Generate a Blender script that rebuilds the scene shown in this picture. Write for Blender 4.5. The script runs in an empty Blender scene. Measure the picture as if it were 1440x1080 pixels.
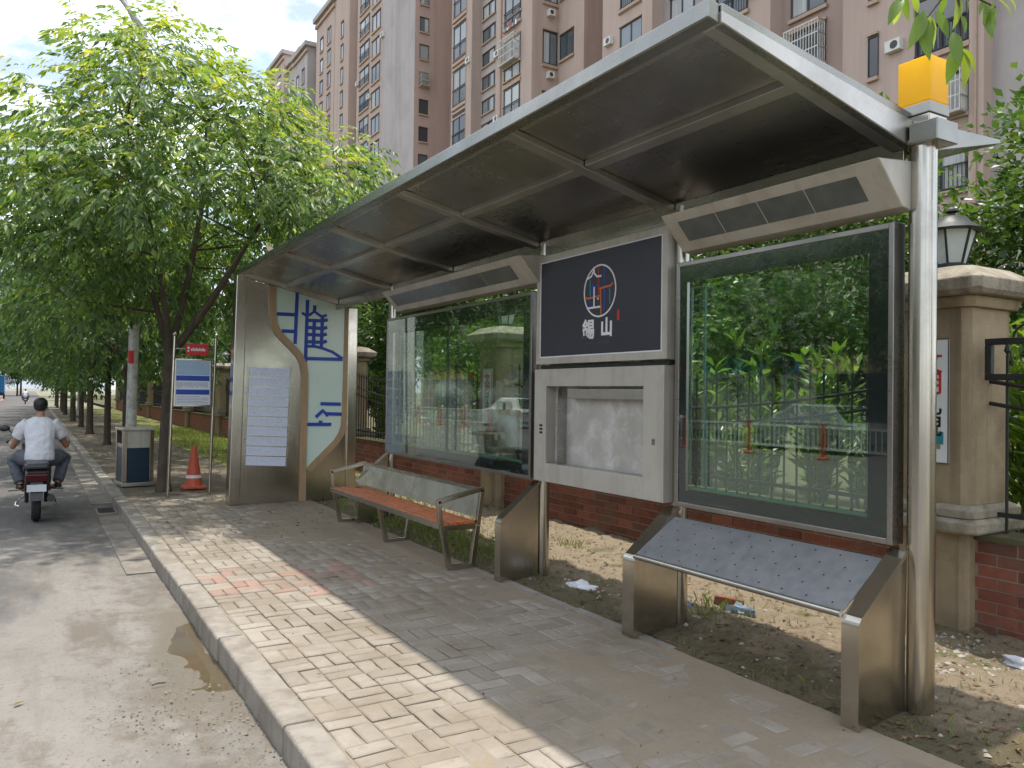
import bpy, bmesh, math, random
import numpy as np
from mathutils import Vector, Matrix

S = bpy.context.scene
COL = S.collection
rad = math.radians

# ------------------------------------------------------------------ camera
cam_d = bpy.data.cameras.new("camera"); cam = bpy.data.objects.new("camera", cam_d); COL.objects.link(cam)
cam_d.sensor_width = 36.0; cam_d.lens = 28.0; cam_d.clip_start = 0.05; cam_d.clip_end = 2000
right = Vector((0.8567, -0.5156, 0.0127)); down = Vector((0.0171, 0.0038, -0.9998)); fwd = Vector((0.5155, 0.8568, 0.0121))
fwd.normalize(); right = (right - fwd * right.dot(fwd)).normalized(); up = right.cross(fwd)
mw = Matrix.Identity(4)
for i in range(3):
    mw[i][0] = right[i]; mw[i][1] = up[i]; mw[i][2] = -fwd[i]
mw[2][3] = 1.48
cam.matrix_world = mw
S.camera = cam

# ------------------------------------------------------------------ sky, sun, exposure
sun_dir = Vector((0.112, 0.15, 1.0)).normalized()          # towards the sun
elev = math.asin(sun_dir.z); azim = math.atan2(sun_dir.x, sun_dir.y)
W = bpy.data.worlds.new("World"); S.world = W; W.use_nodes = True
nt = W.node_tree; nt.nodes.clear()
def nd(tree, typ, ins=None, **props):
    n = tree.nodes.new(typ)
    for k, v in props.items(): setattr(n, k, v)
    for k, v in (ins or {}).items():
        s = n.inputs[k]
        if isinstance(v, bpy.types.NodeSocket): tree.links.new(v, s)
        else: s.default_value = v
    return n
sky = nd(nt, 'ShaderNodeTexSky', sky_type='NISHITA', sun_disc=False, sun_elevation=elev, sun_rotation=azim, air_density=1.0, dust_density=1.5)
tc = nd(nt, 'ShaderNodeTexCoord')
mp = nd(nt, 'ShaderNodeMapping', {'Vector': tc.outputs['Generated'], 'Scale': (1.0, 1.0, 2.2)})
n1 = nd(nt, 'ShaderNodeTexNoise', {'Vector': mp.outputs[0], 'Scale': 3.2, 'Detail': 9.0, 'Roughness': 0.62})
rp = nd(nt, 'ShaderNodeValToRGB', {'Fac': n1.outputs[0]})
rp.color_ramp.elements[0].position = 0.34; rp.color_ramp.elements[1].position = 0.60
rp.color_ramp.elements[0].color = (0.35, 0.35, 0.35, 1); rp.color_ramp.elements[1].color = (0.97, 0.97, 0.97, 1)
n2 = nd(nt, 'ShaderNodeTexNoise', {'Vector': mp.outputs[0], 'Scale': 5.5, 'Detail': 8.0, 'Roughness': 0.6})
rc = nd(nt, 'ShaderNodeValToRGB', {'Fac': n2.outputs[0]}); rc.color_ramp.elements[0].position = 0.42; rc.color_ramp.elements[1].position = 0.62
rc.color_ramp.elements[0].color = (2.35, 2.75, 3.35, 1); rc.color_ramp.elements[1].color = (8.8, 8.8, 8.9, 1); cl2 = rc.outputs[0]
mx = nd(nt, 'ShaderNodeMixRGB', {'Fac': rp.outputs[0], 'Color1': sky.outputs[0], 'Color2': cl2})
bg = nd(nt, 'ShaderNodeBackground', {'Color': mx.outputs[0], 'Strength': 0.145})
wo = nd(nt, 'ShaderNodeOutputWorld', {'Surface': bg.outputs[0]})
sl = bpy.data.lights.new("sun", 'SUN'); sl.energy = 2.3; sl.angle = rad(1.0); sl.color = (1.0, 0.95, 0.86)
so = bpy.data.objects.new("sun", sl); COL.objects.link(so)
so.rotation_euler = (-sun_dir).to_track_quat('-Z', 'Y').to_euler()
S.view_settings.view_transform = 'Standard'; S.view_settings.look = 'None'
S.view_settings.exposure = 1.14; S.view_settings.gamma = 1.0; S.view_settings.use_curve_mapping = False
S.render.engine = 'CYCLES'; S.cycles.use_denoising = True
S.cycles.max_bounces = 8; S.cycles.transparent_max_bounces = 24; S.cycles.caustics_reflective = False; S.cycles.caustics_refractive = False
S.cycles.sample_clamp_indirect = 6.0

# ------------------------------------------------------------------ materials
def newmat(name):
    m = bpy.data.materials.new(name); m.use_nodes = True; m.node_tree.nodes.clear(); return m, m.node_tree
def rgba(c): return (c[0], c[1], c[2], 1.0)
def ramp(t, fac, stops):
    r = nd(t, 'ShaderNodeValToRGB', {'Fac': fac}); e = r.color_ramp.elements
    e[0].position, e[0].color = stops[0][0], rgba(stops[0][1]); e[1].position, e[1].color = stops[-1][0], rgba(stops[-1][1])
    for p, c in stops[1:-1]:
        q = e.new(p); q.color = rgba(c)
    return r.outputs[0]
def noise(t, vec, scale, detail=4.0, rough=0.55):
    return nd(t, 'ShaderNodeTexNoise', {'Vector': vec, 'Scale': scale, 'Detail': detail, 'Roughness': rough}).outputs[0]
def math_(t, op, a, b=0.0, c=0.0):
    n = nd(t, 'ShaderNodeMath', operation=op)
    for i, v in enumerate((a, b, c)):
        if isinstance(v, bpy.types.NodeSocket): t.links.new(v, n.inputs[i])
        else: n.inputs[i].default_value = v
    return n.outputs[0]
def mixc(t, f, a, b, blend='MIX'):
    n = nd(t, 'ShaderNodeMixRGB', blend_type=blend)
    for k, v in (('Fac', f), ('Color1', a), ('Color2', b)):
        if isinstance(v, bpy.types.NodeSocket): t.links.new(v, n.inputs[k])
        else: n.inputs[k].default_value = v if k == 'Fac' else rgba(v)
    return n.outputs[0]
def bumpn(t, h, strength, dist=0.01):
    return nd(t, 'ShaderNodeBump', {'Height': h, 'Strength': strength, 'Distance': dist}).outputs[0]
def finish(t, base, rough, metal=0.0, normal=None, spec=0.4, **ex):
    p = nd(t, 'ShaderNodeBsdfPrincipled', {'Metallic': metal, 'Specular IOR Level': spec})
    for k, v in (('Base Color', base), ('Roughness', rough)) + tuple(ex.items()):
        k = k.replace('_', ' ')
        if isinstance(v, bpy.types.NodeSocket): t.links.new(v, p.inputs[k])
        else: p.inputs[k].default_value = rgba(v) if isinstance(v, tuple) and len(v) == 3 else v
    if normal is not None: t.links.new(normal, p.inputs['Normal'])
    nd(t, 'ShaderNodeOutputMaterial', {'Surface': p.outputs[0]})
    return p
def simple(name, c1, c2=None, rough=0.6, metal=0.0, scale=6.0, bump=0.0, bscale=60.0, spec=0.4, stretch=None, rvar=0.12, dirt=None, dirt_scale=2.0, world=True, streak=None, ovar=0.0):
    m, t = newmat(name); c2 = c2 or tuple(v * 0.8 for v in c1)
    g = nd(t, 'ShaderNodeNewGeometry').outputs['Position'] if world else nd(t, 'ShaderNodeTexCoord').outputs['Object']
    v = nd(t, 'ShaderNodeMapping', {'Vector': g, 'Scale': stretch}).outputs[0] if stretch else g
    f = noise(t, v, scale, 5.0)
    f = ramp(t, f, [(0.3, (0, 0, 0)), (0.7, (1, 1, 1))])
    base = mixc(t, f, c1, c2)
    if dirt:
        d = ramp(t, noise(t, g, dirt_scale, 6.0, 0.65), [(0.48, (0, 0, 0)), (0.7, (1, 1, 1))])
        base = mixc(t, d, base, dirt)
    if streak:
        sv = nd(t, 'ShaderNodeMapping', {'Vector': g, 'Scale': (streak[1], streak[1], streak[1]*0.06)}).outputs[0]
        d = ramp(t, noise(t, sv, 1.0, 7.0, 0.6), [(0.50, (0, 0, 0)), (0.72, (0.8, 0.8, 0.8))])
        base = mixc(t, d, base, streak[0])
    if ovar:
        oi = nd(t, 'ShaderNodeObjectInfo').outputs['Random']
        k = math_(t, 'MULTIPLY_ADD', oi, 2*ovar, 1-ovar); cc = nd(t, 'ShaderNodeCombineColor', {'Red': k, 'Green': k, 'Blue': k}).outputs[0]
        base = mixc(t, 1.0, base, cc, 'MULTIPLY')
    r = math_(t, 'MULTIPLY_ADD', noise(t, g, scale * 1.7, 4.0), rvar * 2, rough - rvar)
    nrm = bumpn(t, noise(t, v, bscale, 4.0), bump) if bump else None
    finish(t, base, r, metal, nrm, spec)
    return m
def leafmat(name, stops, trans=0.32, rough=0.42):
    m, t = newmat(name)
    g = nd(t, 'ShaderNodeNewGeometry')
    c = ramp(t, g.outputs['Random Per Island'], stops)
    p = nd(t, 'ShaderNodeBsdfPrincipled', {'Base Color': c, 'Roughness': rough, 'Specular IOR Level': 0.45})
    tcol = mixc(t, 1.0, c, (1.6, 1.75, 0.8), 'MULTIPLY')
    tr = nd(t, 'ShaderNodeBsdfTranslucent', {'Color': tcol})
    ms = nd(t, 'ShaderNodeMixShader', {'Fac': trans}); t.links.new(p.outputs[0], ms.inputs[1]); t.links.new(tr.outputs[0], ms.inputs[2])
    nd(t, 'ShaderNodeOutputMaterial', {'Surface': ms.outputs[0]})
    return m
def glassmat(name, tint, f0=0.08, rough=0.0):
    m, t = newmat(name)
    lw = nd(t, 'ShaderNodeLayerWeight', {'Blend': 0.5}).outputs['Facing']
    f = math_(t, 'MULTIPLY_ADD', math_(t, 'POWER', lw, 4.0), 1 - f0, f0)
    tr = nd(t, 'ShaderNodeBsdfTransparent', {'Color': rgba(tint)})
    gl = nd(t, 'ShaderNodeBsdfGlossy', {'Roughness': rough, 'Color': (0.95, 1, 0.97, 1)})
    ms = nd(t, 'ShaderNodeMixShader', {'Fac': f}); t.links.new(tr.outputs[0], ms.inputs[1]); t.links.new(gl.outputs[0], ms.inputs[2])
    nd(t, 'ShaderNodeOutputMaterial', {'Surface': ms.outputs[0]})
    return m
def steelmat(name, c, rough=0.3, stretch=(1, 1, 14), stain=None):
    m, t = newmat(name)
    g = nd(t, 'ShaderNodeNewGeometry').outputs['Position']
    v = nd(t, 'ShaderNodeMapping', {'Vector': g, 'Scale': stretch}).outputs[0]
    br = noise(t, v, 45.0, 3.0, 0.7)
    big = noise(t, g, 2.3, 5.0, 0.6)
    base = mixc(t, ramp(t, big, [(0.35, (0, 0, 0)), (0.7, (1, 1, 1))]), c, tuple(x * 0.72 for x in c))
    if stain: base = mixc(t, ramp(t, noise(t, g, 5.0, 8.0, 0.7), [(0.55, (0, 0, 0)), (0.72, (0.8, 0.8, 0.8))]), base, stain)
    r = math_(t, 'ADD', math_(t, 'MULTIPLY_ADD', big, 0.22, rough - 0.11), math_(t, 'MULTIPLY_ADD', br, 0.16, -0.08))
    finish(t, base, r, 1.0, bumpn(t, br, 0.03, 0.001), 0.5)
    return m

MT = {}
MT['steel'] = steelmat('brushed_steel', (0.56, 0.525, 0.455), 0.22, (1, 1, 0.05), (0.40, 0.375, 0.32))
MT['steel_h'] = steelmat('brushed_steel_along', (0.50, 0.48, 0.43), 0.27, (1, 0.05, 1))
MT['steel_fascia'] = steelmat('weathered_steel_edge', (0.33, 0.325, 0.29), 0.26, (1, 0.05, 1), (0.27, 0.27, 0.23))
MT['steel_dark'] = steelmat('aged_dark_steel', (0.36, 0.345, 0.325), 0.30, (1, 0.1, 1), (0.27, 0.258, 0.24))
MT['steel_beam'] = steelmat('dull_steel_beam', (0.56, 0.535, 0.49), 0.36, (1, 0.1, 1), (0.42, 0.40, 0.36))
MT['steel_sand'] = simple('sand_grey_powder_coat', (0.52, 0.49, 0.425), (0.47, 0.445, 0.385), 0.42, 0.3, 4.0, 0.03, 150, dirt=(0.40, 0.36, 0.295), dirt_scale=3.0, streak=((0.36, 0.325, 0.265), 9.0))
MT['perch'] = simple('blue_grey_perforated_steel', (0.265, 0.27, 0.283), (0.335, 0.34, 0.352), 0.40, 0.45, 14, 0.02, 200, dirt=(0.36, 0.36, 0.36), dirt_scale=6)
MT['black'] = simple('black_glass_border', (0.012, 0.015, 0.016), (0.02, 0.022, 0.022), 0.12, 0, 3, spec=0.6, rvar=0.05)
MT['dark_metal'] = simple('dark_painted_iron', (0.022, 0.024, 0.024), (0.04, 0.04, 0.036), 0.5, 0.2, 12, 0.05, 90)
MT['hole'] = simple('perforation_dark', (0.01, 0.01, 0.012), None, 0.8)
MT['glass'] = glassmat('case_glass', (0.93, 0.97, 0.95), 0.04)
MT['glass_in'] = glassmat('inner_glass', (0.90, 0.96, 0.93), 0.135)
MT['glass_edge'] = simple('green_glass_edge', (0.05, 0.15, 0.115), (0.08, 0.20, 0.155), 0.15, spec=0.6)
MT['led'] = simple('grey_green_lamp_glass', (0.085, 0.098, 0.09), (0.13, 0.14, 0.125), 0.18, 0, 9, spec=0.6)
MT['slate'] = simple('slate_board_face', (0.030, 0.031, 0.043), (0.036, 0.036, 0.048), 0.38, 0, 5, rvar=0.05)
MT['white'] = simple('white_print', (0.78, 0.78, 0.78), (0.70, 0.70, 0.71), 0.55)
MT['red'] = simple('red_print', (0.55, 0.035, 0.035), None, 0.5)
MT['orange_print'] = simple('orange_print', (0.62, 0.16, 0.05), None, 0.5)
MT['blue_print'] = simple('blue_print', (0.02, 0.055, 0.33), (0.02, 0.07, 0.40), 0.4)
MT['teal_print'] = simple('teal_print', (0.04, 0.28, 0.33), None, 0.5)
MT['dark_print'] = simple('dark_grey_print', (0.10, 0.10, 0.11), None, 0.5)
MT['black_print'] = simple('black_print', (0.012, 0.012, 0.012), None, 0.5)
MT['pale_green'] = simple('pale_green_acrylic', (0.62, 0.74, 0.65), (0.54, 0.67, 0.58), 0.22, 0, 1.6, spec=0.5, rvar=0.06)
MT['tan_trim'] = simple('tan_wood_trim', (0.40, 0.28, 0.16), (0.33, 0.22, 0.12), 0.4, 0, 5, stretch=(3, 3, 0.5), bump=0.04)
MT['paper'] = simple('printed_paper', (0.66, 0.70, 0.80), (0.58, 0.63, 0.75), 0.6, 0, 30)
MT['paper_white'] = simple('white_board_print', (0.74, 0.77, 0.80), (0.68, 0.71, 0.75), 0.5, 0, 12)
MT['print_grey'] = simple('grey_small_print', (0.30, 0.34, 0.42), (0.5, 0.55, 0.62), 0.6, 0, 60)
m, t = newmat('yellow_translucent_plastic')
p_ = nd(t, 'ShaderNodeBsdfPrincipled', {'Base Color': (0.95, 0.60, 0.01, 1), 'Roughness': 0.3})
tl_ = nd(t, 'ShaderNodeBsdfTranslucent', {'Color': (1.0, 0.74, 0.02, 1)})
ms_ = nd(t, 'ShaderNodeMixShader', {'Fac': 0.55}); t.links.new(p_.outputs[0], ms_.inputs[1]); t.links.new(tl_.outputs[0], ms_.inputs[2])
nd(t, 'ShaderNodeOutputMaterial', {'Surface': ms_.outputs[0]}); MT['yellow'] = m
MT['grey_plastic'] = simple('light_grey_plastic', (0.56, 0.55, 0.52), None, 0.5)
MT['slat'] = simple('orange_brown_slat', (0.62, 0.185, 0.065), (0.50, 0.135, 0.045), 0.45, 0, 7, stretch=(8, 0.6, 8), bump=0.08, bscale=30, dirt=(0.30, 0.13, 0.07), dirt_scale=9)
MT['bench_panel'] = simple('hazy_steel_backrest', (0.50, 0.51, 0.43), (0.38, 0.39, 0.33), 0.30, 0.75, 3.5, dirt=(0.30, 0.29, 0.22), dirt_scale=4)
MT['cone'] = simple('faded_orange_cone', (0.60, 0.10, 0.045), (0.50, 0.085, 0.04), 0.5, 0, 12, dirt=(0.36, 0.15, 0.09), dirt_scale=14)
MT['bin_blue'] = simple('dark_blue_panel', (0.008, 0.030, 0.052), (0.014, 0.038, 0.06), 0.4, 0.1, 9)
MT['pole'] = simple('pale_painted_pole', (0.52, 0.52, 0.49), (0.43, 0.43, 0.40), 0.5, 0.1, 7, dirt=(0.22, 0.21, 0.19), dirt_scale=9)
MT['stucco'] = simple('tan_stucco', (0.40, 0.315, 0.205), (0.32, 0.245, 0.155), 0.9, 0, 5, 0.6, 110, 0.2, dirt=(0.23, 0.175, 0.11), dirt_scale=2.4, streak=((0.17, 0.13, 0.085), 6.0))
MT['stone_cap'] = simple('grey_tan_stone_cap', (0.38, 0.335, 0.26), (0.26, 0.225, 0.17), 0.92, 0, 8, 0.8, 60, 0.2, dirt=(0.15, 0.125, 0.09), dirt_scale=3, streak=((0.12, 0.10, 0.075), 7.0))
MT['brick'] = simple('red_wall_brick', (0.25, 0.092, 0.06), (0.18, 0.062, 0.042), 0.88, 0, 18, 0.5, 70, 0.2, dirt=(0.17, 0.11, 0.08), dirt_scale=4, ovar=0.3)
MT['mortar'] = simple('wall_mortar', (0.37, 0.29, 0.23), (0.28, 0.215, 0.17), 0.95, 0, 20, 0.3, 90, 0.1)
MT['coping'] = simple('mossy_coping', (0.13, 0.11, 0.07), (0.08, 0.085, 0.04), 0.95, 0, 9, 0.5, 60, 0.1)
MT['frost'] = simple('frosted_lamp_glass', (0.60, 0.64, 0.60), (0.50, 0.54, 0.50), 0.25, 0, 4)
MT['bark'] = simple('grey_brown_bark', (0.115, 0.092, 0.070), (0.068, 0.054, 0.042), 0.95, 0, 14, 0.7, 45, 0.15, stretch=(1, 1, 0.35))
MT['kerb'] = simple('concrete_kerb', (0.315, 0.285, 0.245), (0.255, 0.23, 0.195), 0.9, 0, 9, 0.6, 80, 0.2, dirt=(0.19, 0.162, 0.128), dirt_scale=2.6, streak=((0.17, 0.145, 0.115), 7.0))
MT['gutter'] = simple('gutter_slab_concrete', (0.26, 0.235, 0.20), (0.19, 0.17, 0.145), 0.92, 0, 6, 0.35, 140, 0.2, dirt=(0.14, 0.125, 0.105), dirt_scale=2.5)
MT['stone'] = simple('rubble_stone', (0.40, 0.37, 0.33), (0.28, 0.25, 0.21), 0.95, 0, 30, 0.4, 90, 0.1)
MT['plaster_bits'] = simple('white_plaster_rubble', (0.46, 0.44, 0.40), (0.33, 0.30, 0.26), 0.95, 0, 40, 0.4, 90, 0.1)
MT['dead_leaf'] = leafmat('dry_leaf_litter', [(0, (0.11, 0.065, 0.03)), (0.5, (0.20, 0.125, 0.06)), (1, (0.05, 0.036, 0.022))], 0.1, 0.8)
MT['grass'] = leafmat('grass_blades', [(0, (0.10, 0.17, 0.03)), (0.5, (0.17, 0.23, 0.04)), (1, (0.28, 0.26, 0.09))], 0.3, 0.6)
MT['bag'] = simple('white_plastic_bag', (0.74, 0.75, 0.77), (0.62, 0.63, 0.66), 0.4, 0, 30, 0.5, 25)
MT['blue_cloth'] = simple('grey_blue_rag', (0.14, 0.19, 0.27), (0.22, 0.26, 0.31), 0.8, 0, 25, 0.5, 25)
MT['w_tan'] = simple('pinkish_tan_render', (0.475, 0.37, 0.315), (0.445, 0.345, 0.295), 0.9, 0, 0.5, 0.1, 5, 0.2, dirt=(0.42, 0.325, 0.28), dirt_scale=0.16, streak=((0.37, 0.285, 0.24), 0.9))
MT['w_pink'] = simple('rose_render', (0.45, 0.33, 0.28), (0.42, 0.31, 0.265), 0.9, 0, 0.5, 0.1, 5, 0.2, dirt=(0.40, 0.305, 0.26), dirt_scale=0.2, streak=((0.35, 0.26, 0.22), 0.8))
MT['w_grey'] = simple('mauve_grey_render', (0.43, 0.385, 0.37), (0.40, 0.36, 0.345), 0.9, 0, 0.5, 0.1, 5, 0.2, dirt=(0.34, 0.305, 0.285), dirt_scale=0.2, streak=((0.29, 0.255, 0.235), 0.8))
MT['w_brown'] = simple('brown_render', (0.36, 0.27, 0.23), (0.33, 0.245, 0.21), 0.9, 0, 0.5, 0.1, 5, 0.2)
MT['win_frame'] = simple('dark_window_frame', (0.055, 0.05, 0.05), None, 0.5)
MT['win_void'] = simple('dim_room', (0.05, 0.055, 0.06), (0.10, 0.10, 0.10), 0.8, 0, 0.8)
MT['curtain'] = simple('pale_curtain', (0.50, 0.50, 0.49), (0.30, 0.31, 0.31), 0.8, 0, 2.0, stretch=(4, 4, 0.2))
m_, t_ = newmat('window_glass'); oi_ = nd(t_, 'ShaderNodeObjectInfo').outputs['Random']
finish(t_, ramp(t_, oi_, [(0.0, (0.03, 0.035, 0.04)), (0.45, (0.09, 0.11, 0.12)), (0.75, (0.20, 0.23, 0.24)), (1.0, (0.34, 0.35, 0.34))]), 0.08, 0.0, None, 0.8); MT['win_glass'] = m_
MT['sill'] = simple('pale_tan_sill', (0.46, 0.33, 0.25), None, 0.85)
MT['rail'] = simple('black_balcony_rail', (0.03, 0.03, 0.032), None, 0.5, 0.3)
MT['cage'] = simple('pale_window_cage', (0.55, 0.53, 0.48), (0.42, 0.38, 0.32), 0.5, 0.4, 3)
MT['ac'] = simple('white_air_conditioner', (0.66, 0.65, 0.60), (0.55, 0.54, 0.5), 0.5)
MT['skin'] = simple('skin', (0.38, 0.20, 0.13), None, 0.55, world=False)
MT['hair'] = simple('black_hair', (0.012, 0.011, 0.011), None, 0.5, 0, 40, 0.5, 60, world=False)
MT['shirt'] = simple('white_cotton', (0.62, 0.63, 0.66), (0.54, 0.55, 0.59), 0.85, 0, 5, 0.5, 9, 0.2, world=False)
MT['trouser'] = simple('grey_cotton', (0.12, 0.13, 0.15), (0.085, 0.092, 0.11), 0.9, 0, 6, 0.5, 10, 0.2, world=False)
MT['shoe'] = simple('dark_shoe', (0.02, 0.018, 0.018), None, 0.6, world=False)
MT['tyre'] = simple('tyre_rubber', (0.018, 0.018, 0.018), (0.03, 0.028, 0.026), 0.8, 0, 20, 0.2, 60)
MT['moto'] = simple('black_bodywork', (0.022, 0.022, 0.025), None, 0.3, 0.0, 9, spec=0.5)
MT['tail'] = simple('dark_red_lens', (0.07, 0.010, 0.012), None, 0.2)
MT['chrome'] = simple('chrome', (0.65, 0.65, 0.66), None, 0.18, 1.0)
MT['plate'] = simple('pale_number_plate', (0.55, 0.57, 0.6), None, 0.5)
MT['car_white'] = simple('white_car_paint', (0.70, 0.71, 0.72), None, 0.2, 0, 2, spec=0.6, rvar=0.05)
MT['car_silver'] = simple('silver_car_paint', (0.40, 0.42, 0.44), None, 0.25, 0.5, 2, rvar=0.05)
MT['car_glass'] = simple('car_glass', (0.02, 0.025, 0.028), None, 0.06, 0, 2, spec=0.8, rvar=0.03)
MT['rail_white'] = simple('white_rail_paint', (0.70, 0.70, 0.70), (0.6, 0.6, 0.58), 0.5)
MT['rail_red'] = simple('red_post_paint', (0.50, 0.05, 0.03), None, 0.5)
MT['truck_blue'] = simple('blue_truck', (0.03, 0.22, 0.55), None, 0.4)
MT['shop_yellow'] = simple('yellow_shop_sign', (0.60, 0.50, 0.22), None, 0.5)
MT['shop_blue'] = simple('blue_shop_sign', (0.05, 0.25, 0.60), None, 0.5)
LEAF = [(0.0, (0.050, 0.095, 0.042)), (0.2, (0.080, 0.135, 0.055)), (0.45, (0.115, 0.185, 0.068)), (0.78, (0.155, 0.235, 0.075)), (1.0, (0.25, 0.30, 0.075))]
MT['leaf'] = leafmat('street_tree_leaf', LEAF, 0.45)
MT['leaf_yellow'] = leafmat('yellow_green_leaf', [(0.0, (0.13, 0.20, 0.05)), (0.5, (0.25, 0.31, 0.06)), (0.85, (0.38, 0.40, 0.07)), (1.0, (0.46, 0.40, 0.08))], 0.45)
MT['leaf_far'] = leafmat('row_tree_leaf', [(0.0, (0.055, 0.105, 0.042)), (0.6, (0.085, 0.15, 0.052)), (1.0, (0.14, 0.21, 0.06))], 0.42)
MT['leaf_ever'] = leafmat('evergreen_leaf', [(0.0, (0.045, 0.09, 0.026)), (0.6, (0.08, 0.14, 0.036)), (1.0, (0.15, 0.22, 0.05))], 0.28, 0.35)
MT['leaf_big'] = leafmat('glossy_shrub_leaf', [(0.0, (0.08, 0.145, 0.03)), (0.6, (0.15, 0.23, 0.04)), (1.0, (0.27, 0.34, 0.06))], 0.36, 0.32)

# road: grey asphalt, dried mud in patches with their own outline, wet darker marks
m, t = newmat('asphalt_with_dried_mud')
g = nd(t, 'ShaderNodeNewGeometry').outputs['Position']
sep = nd(t, 'ShaderNodeSeparateXYZ', {'Vector': g})
asp = mixc(t, noise(t, g, 90, 3, 0.7), (0.085, 0.080, 0.076), (0.15, 0.142, 0.134))
stretch = nd(t, 'ShaderNodeMapping', {'Vector': g, 'Scale': (1.0, 0.35, 1.0)}).outputs[0]
mudn = noise(t, stretch, 1.1, 8, 0.62)
near = nd(t, 'ShaderNodeMapRange', {'Value': sep.outputs['Y'], 'From Min': 5.0, 'From Max': 16.0, 'To Min': 0.17, 'To Max': -0.16}).outputs[0]
side = nd(t, 'ShaderNodeMapRange', {'Value': sep.outputs['X'], 'From Min': -3.5, 'From Max': 0.9, 'To Min': -0.30, 'To Max': 0.06}).outputs[0]
mudf = ramp(t, math_(t, 'ADD', math_(t, 'ADD', mudn, near), side), [(0.47, (0, 0, 0)), (0.58, (0.75, 0.75, 0.75)), (0.75, (1, 1, 1))])
mudc = mixc(t, noise(t, g, 3.5, 7, 0.65), (0.205, 0.188, 0.165), (0.305, 0.283, 0.252))
dk = ramp(t, noise(t, stretch, 2.6, 9, 0.72), [(0.50, (0, 0, 0)), (0.62, (0.85, 0.85, 0.85))])
mudc = mixc(t, dk, mudc, (0.155, 0.13, 0.10))
mudc = mixc(t, ramp(t, noise(t, g, 38, 6, 0.75), [(0.55, (0, 0, 0)), (0.68, (0.7, 0.7, 0.7))]), mudc, (0.12, 0.10, 0.08))
base = mixc(t, mudf, asp, mudc)
kb = nd(t, 'ShaderNodeMapRange', {'Value': sep.outputs['X'], 'From Min': 0.15, 'From Max': 0.85, 'To Min': -0.06, 'To Max': 0.10}).outputs[0]
gr_ = ramp(t, math_(t, 'ADD', noise(t, g, 5.0, 9, 0.72), kb), [(0.52, (0, 0, 0)), (0.66, (0.8, 0.8, 0.8))])
base = mixc(t, gr_, base, (0.145, 0.122, 0.095))
dr = nd(t, 'ShaderNodeMapping', {'Vector': g, 'Scale': (2.6, 0.22, 1.0), 'Rotation': (0, 0, 0.06)}).outputs[0]
base = mixc(t, ramp(t, noise(t, dr, 1.6, 7, 0.65), [(0.53, (0, 0, 0)), (0.68, (0.55, 0.55, 0.55))]), base, (0.165, 0.145, 0.118))
h = math_(t, 'ADD', math_(t, 'MULTIPLY', noise(t, g, 140, 3, 0.7), 0.6), math_(t, 'MULTIPLY', noise(t, g, 14, 6, 0.6), 1.0))
wet = nd(t, 'ShaderNodeMapRange', {'Value': math_(t, 'ADD', sep.outputs['Z'], math_(t, 'MULTIPLY_ADD', noise(t, g, 9, 6, 0.7), 0.012, -0.006)), 'From Min': -0.142, 'From Max': -0.133, 'To Min': 1.0, 'To Max': 0.0}).outputs[0]
onroad = math_(t, 'GREATER_THAN', sep.outputs['X'], 0.1); wet = math_(t, 'MULTIPLY', wet, onroad)
base = mixc(t, wet, base, (0.17, 0.148, 0.115))
finish(t, base, math_(t, 'MULTIPLY_ADD', wet, -0.5, 0.88), 0, bumpn(t, h, 0.85, 0.016), 0.3); MT['road'] = m

# pavers: tint per brick, grime in patches
def pavermat(name, c1, c2, c3):
    m, t = newmat(name)
    gg = nd(t, 'ShaderNodeNewGeometry'); g = gg.outputs['Position']
    oi = nd(t, 'ShaderNodeObjectInfo').outputs['Random']
    r = math_(t, 'FRACT', math_(t, 'ADD', gg.outputs['Random Per Island'], oi))
    base = ramp(t, r, [(0, c1), (0.5, c2), (1, c3)])
    base = mixc(t, math_(t, 'MULTIPLY', noise(t, g, 45, 5, 0.7), 0.5), base, (0.20, 0.17, 0.135))
    gr = ramp(t, noise(t, g, 1.5, 8, 0.65), [(0.40, (0, 0, 0)), (0.62, (0.9, 0.9, 0.9))])
    base = mixc(t, gr, base, (0.215, 0.178, 0.132))
    base = mixc(t, ramp(t, noise(t, g, 13, 7, 0.75), [(0.56, (0, 0, 0)), (0.70, (0.75, 0.75, 0.75))]), base, (0.17, 0.145, 0.115))
    finish(t, base, 0.9, 0, bumpn(t, noise(t, g, 120, 5, 0.7), 0.4, 0.006), 0.25)
    return m
MT['paver'] = pavermat('grey_tan_paver', (0.325, 0.283, 0.235), (0.39, 0.345, 0.29), (0.265, 0.23, 0.19))
MT['paver_red'] = pavermat('worn_red_paver', (0.38, 0.215, 0.175), (0.41, 0.27, 0.22), (0.34, 0.20, 0.16))
m, t = newmat('joint_sand_and_far_paving')
g = nd(t, 'ShaderNodeNewGeometry').outputs['Position']
bk = nd(t, 'ShaderNodeTexBrick', {'Vector': g, 'Color1': (0.15, 0.122, 0.09, 1), 'Color2': (0.19, 0.157, 0.118, 1), 'Mortar': (0.075, 0.06, 0.045, 1), 'Scale': 5.0, 'Mortar Size': 0.03, 'Brick Width': 1.0, 'Row Height': 0.5})
base = mixc(t, math_(t, 'MULTIPLY', noise(t, g, 2.2, 7, 0.65), 0.9), bk.outputs[0], (0.14, 0.12, 0.09))
finish(t, base, 0.95, 0, bumpn(t, noise(t, g, 60, 5, 0.7), 0.5, 0.01), 0.2); MT['joint'] = m
m, t = newmat('dried_mud_film')
g = nd(t, 'ShaderNodeNewGeometry').outputs['Position']
base = mixc(t, noise(t, g, 2.5, 7, 0.65), (0.215, 0.172, 0.122), (0.31, 0.255, 0.185))
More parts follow.
